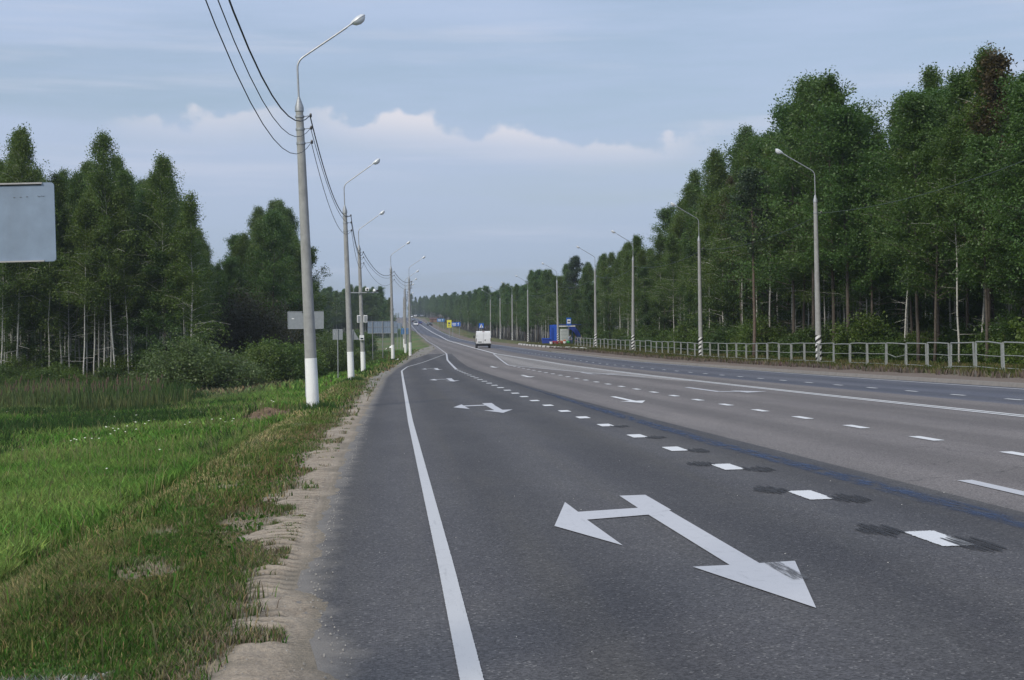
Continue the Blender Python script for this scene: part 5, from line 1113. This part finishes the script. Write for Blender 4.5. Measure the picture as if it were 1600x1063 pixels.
# small square and triangle
y = 95.0; x = PX(527.8, y); g_ = T(x, y); zc = PZ(522, y)-g_; e = empty('road_sign', (x, y, g_), 0, 'small square sign seen from behind on a thin post between the first two poles', 'sign')
MB().box((0,0,zc),(.66,.02,.70), bev=.009).build('panel', GREYP, e); MB().tube([(0,-.04,-.3),(0,-.04,zc+.33)], .035, 8).build('post', GALV, e); MB().box((0,-.03,zc+.28),(.12,.03,.05)).build('clamp', BLK, e); MB().box((-.22,-.014,zc+.03),(.07,.004,.03)).build('sticker', WHITE, e)
y = 104.0; x = PX(551.5, y); g_ = T(x, y); zc = PZ(524, y)-g_; e = empty('warning_sign', (x, y, g_), 0, 'triangular sign seen from behind beside the second lamp pole', 'sign')
m = MB(); m.add([(-.45,-.01,zc-.3),(.45,-.01,zc-.3),(0,-.01,zc+.47),(-.45,.01,zc-.3),(.45,.01,zc-.3),(0,.01,zc+.47)], [(0,1,2),(5,4,3),(0,3,4,1),(1,4,5,2),(2,5,3,0)]); m.build('panel', GREYP, e); MB().tube([(0,-.045,-.3),(0,-.045,zc+.35)], .035, 8).build('post', GALV, e)
# corrugated board
y = 165.; x = PX(598, y); g_ = T(x, y); zc = PZ(511.3, y)-g_; e = empty('direction_board', (x, y, g_), 0, 'wide ribbed direction board seen from behind, left of the fourth pole', 'sign')
for k in range(12): MB().box((-1.57+k*.285,0,zc),(.275,.03,1.40), bev=.01).build('panel_strip', SIGNB, e)
m = MB(); m.box((0,-.03,zc+.02),(3.4,.03,.05)); m.box((0,-.03,zc-.69),(3.4,.03,.06)); m.box((0,-.03,zc+.69),(3.4,.03,.03)); m.build('crossbar', GALV, e)
for px in (-1.15, 0, 1.15): MB().tube([(px,-.08,-.3),(px,-.08,zc+.68)], .05, 8).build('post', GALV, e)
for px, py, yy_, wd, ht, mat, nm, lb in [(623.5, 509.5, 240, .95, .95, SIGNB, 'road_sign', 'small pale sign back right of the ribbed board'), (633.5, 518, 205, 1.15, .85, SBLUEF, 'blue_sign', 'blue board glimpsed behind the cluster of poles'), (621, 492.5, 470, 1.35, 1.5, simple('billboard_pale', (.42,.50,.60), .5), 'billboard', 'pale square billboard high on the far left rise')]:
    x = PX(px, yy_); g_ = T(x, yy_); zc = PZ(py, yy_)-g_; signpost(nm, x, yy_, g_, zc, wd, ht, mat, lb, 'sign', (-wd*.3, wd*.3), .04)
# a thin post and litter
x, y = PX(600, 150), 150; 
def rag(x, y, z, s, label):
    m = MB(); V = []; 
    for i in range(5):
        for j in range(5): V.append((x+(i-2)*s*.25+random.uniform(-.04,.04)*s, y+(j-2)*s*.2, z+s*(.25+.35*math.sin(i*1.3+j)*.5+.12*i)+random.uniform(0,.1)*s))
    m.add(V, [(i*5+j, i*5+j+1, (i+1)*5+j+1, (i+1)*5+j) for i in range(4) for j in range(4)]); return tag(m.build('white_rag', WHITE), label, 'litter')
x = PX(607.5, 128); rag(x, 128, T(x, 128)+1.0, .55, 'scrap of white plastic caught on the grass left of the fourth pole'); x = PX(620, 131); rag(x, 131, T(x, 131), .25, 'small pale scrap lying at the foot of the fourth pole')
tag(MB().tube([(PX(607.5,128), 128, T(PX(607.5,128), 128)-.1), (PX(607.5,128), 128.02, T(PX(607.5,128), 128)+1.15)], .02, 5).build('stick', BROWN), 'thin stick holding up the white plastic scrap', 'stick')

# ------------------------------------------------------------------ tell look-alikes apart by their order
ORD = ['first', 'second', 'third', 'fourth', 'fifth', 'sixth', 'seventh', 'eighth', 'ninth', 'tenth', 'eleventh', 'twelfth', 'thirteenth', 'fourteenth', 'fifteenth']
bylab = {}
for o in bpy.data.objects:
    if o.parent is None and 'label' in o and o.get('kind') is None: bylab.setdefault(o['label'], []).append(o)
for lb, L_ in bylab.items():
    if len(L_) < 2: continue
    if 'front rows' in lb and len(L_) <= 15:
        L_.sort(key=lambda o: math.atan2(o.location.x, o.location.y))
        for k, o in enumerate(L_): o['label'] = lb+', '+ORD[k]+' from left'
    elif 'dash' in lb or 'kerb stone' in lb or 'scar' in lb:
        L_.sort(key=lambda o: o.location.y)
        for k, o in enumerate(L_[:15]): o['label'] = lb+', '+ORD[k]+' of these from the camera'
    elif 'clump left' in lb:
        L_.sort(key=lambda o: math.atan2(o.location.x, o.location.y))
        for k, o in enumerate(L_): o['label'] = lb+', '+ORD[k]+' from left'
for o in bpy.data.objects:
    if o.parent is None and 'label' in o and len(o['label'].split()) > 16: o['label'] = o['label'].replace('of these from the camera', 'from camera').replace(' with dark trunk', '').replace(' with white bark', '').replace('slender birch', 'slim white birch')

# ------------------------------------------------------------------ haze
hz = MB().box((0, 1550, 20),(4200, 3300, 96)).build('haze', None if False else MATS['wire'])
m, nb, out = newmat('haze_air'); pv = nb.n('ShaderNodeVolumePrincipled'); pv.inputs['Color'].default_value = (.80, .88, 1, 1); pv.inputs['Density'].default_value = .00026; pv.inputs['Anisotropy'].default_value = .2
nb.l(pv.outputs[0], out.inputs['Volume']); hz.data.materials.clear(); hz.data.materials.append(m); tag(hz, 'thin summer haze over the road and woods', kind='stuff')
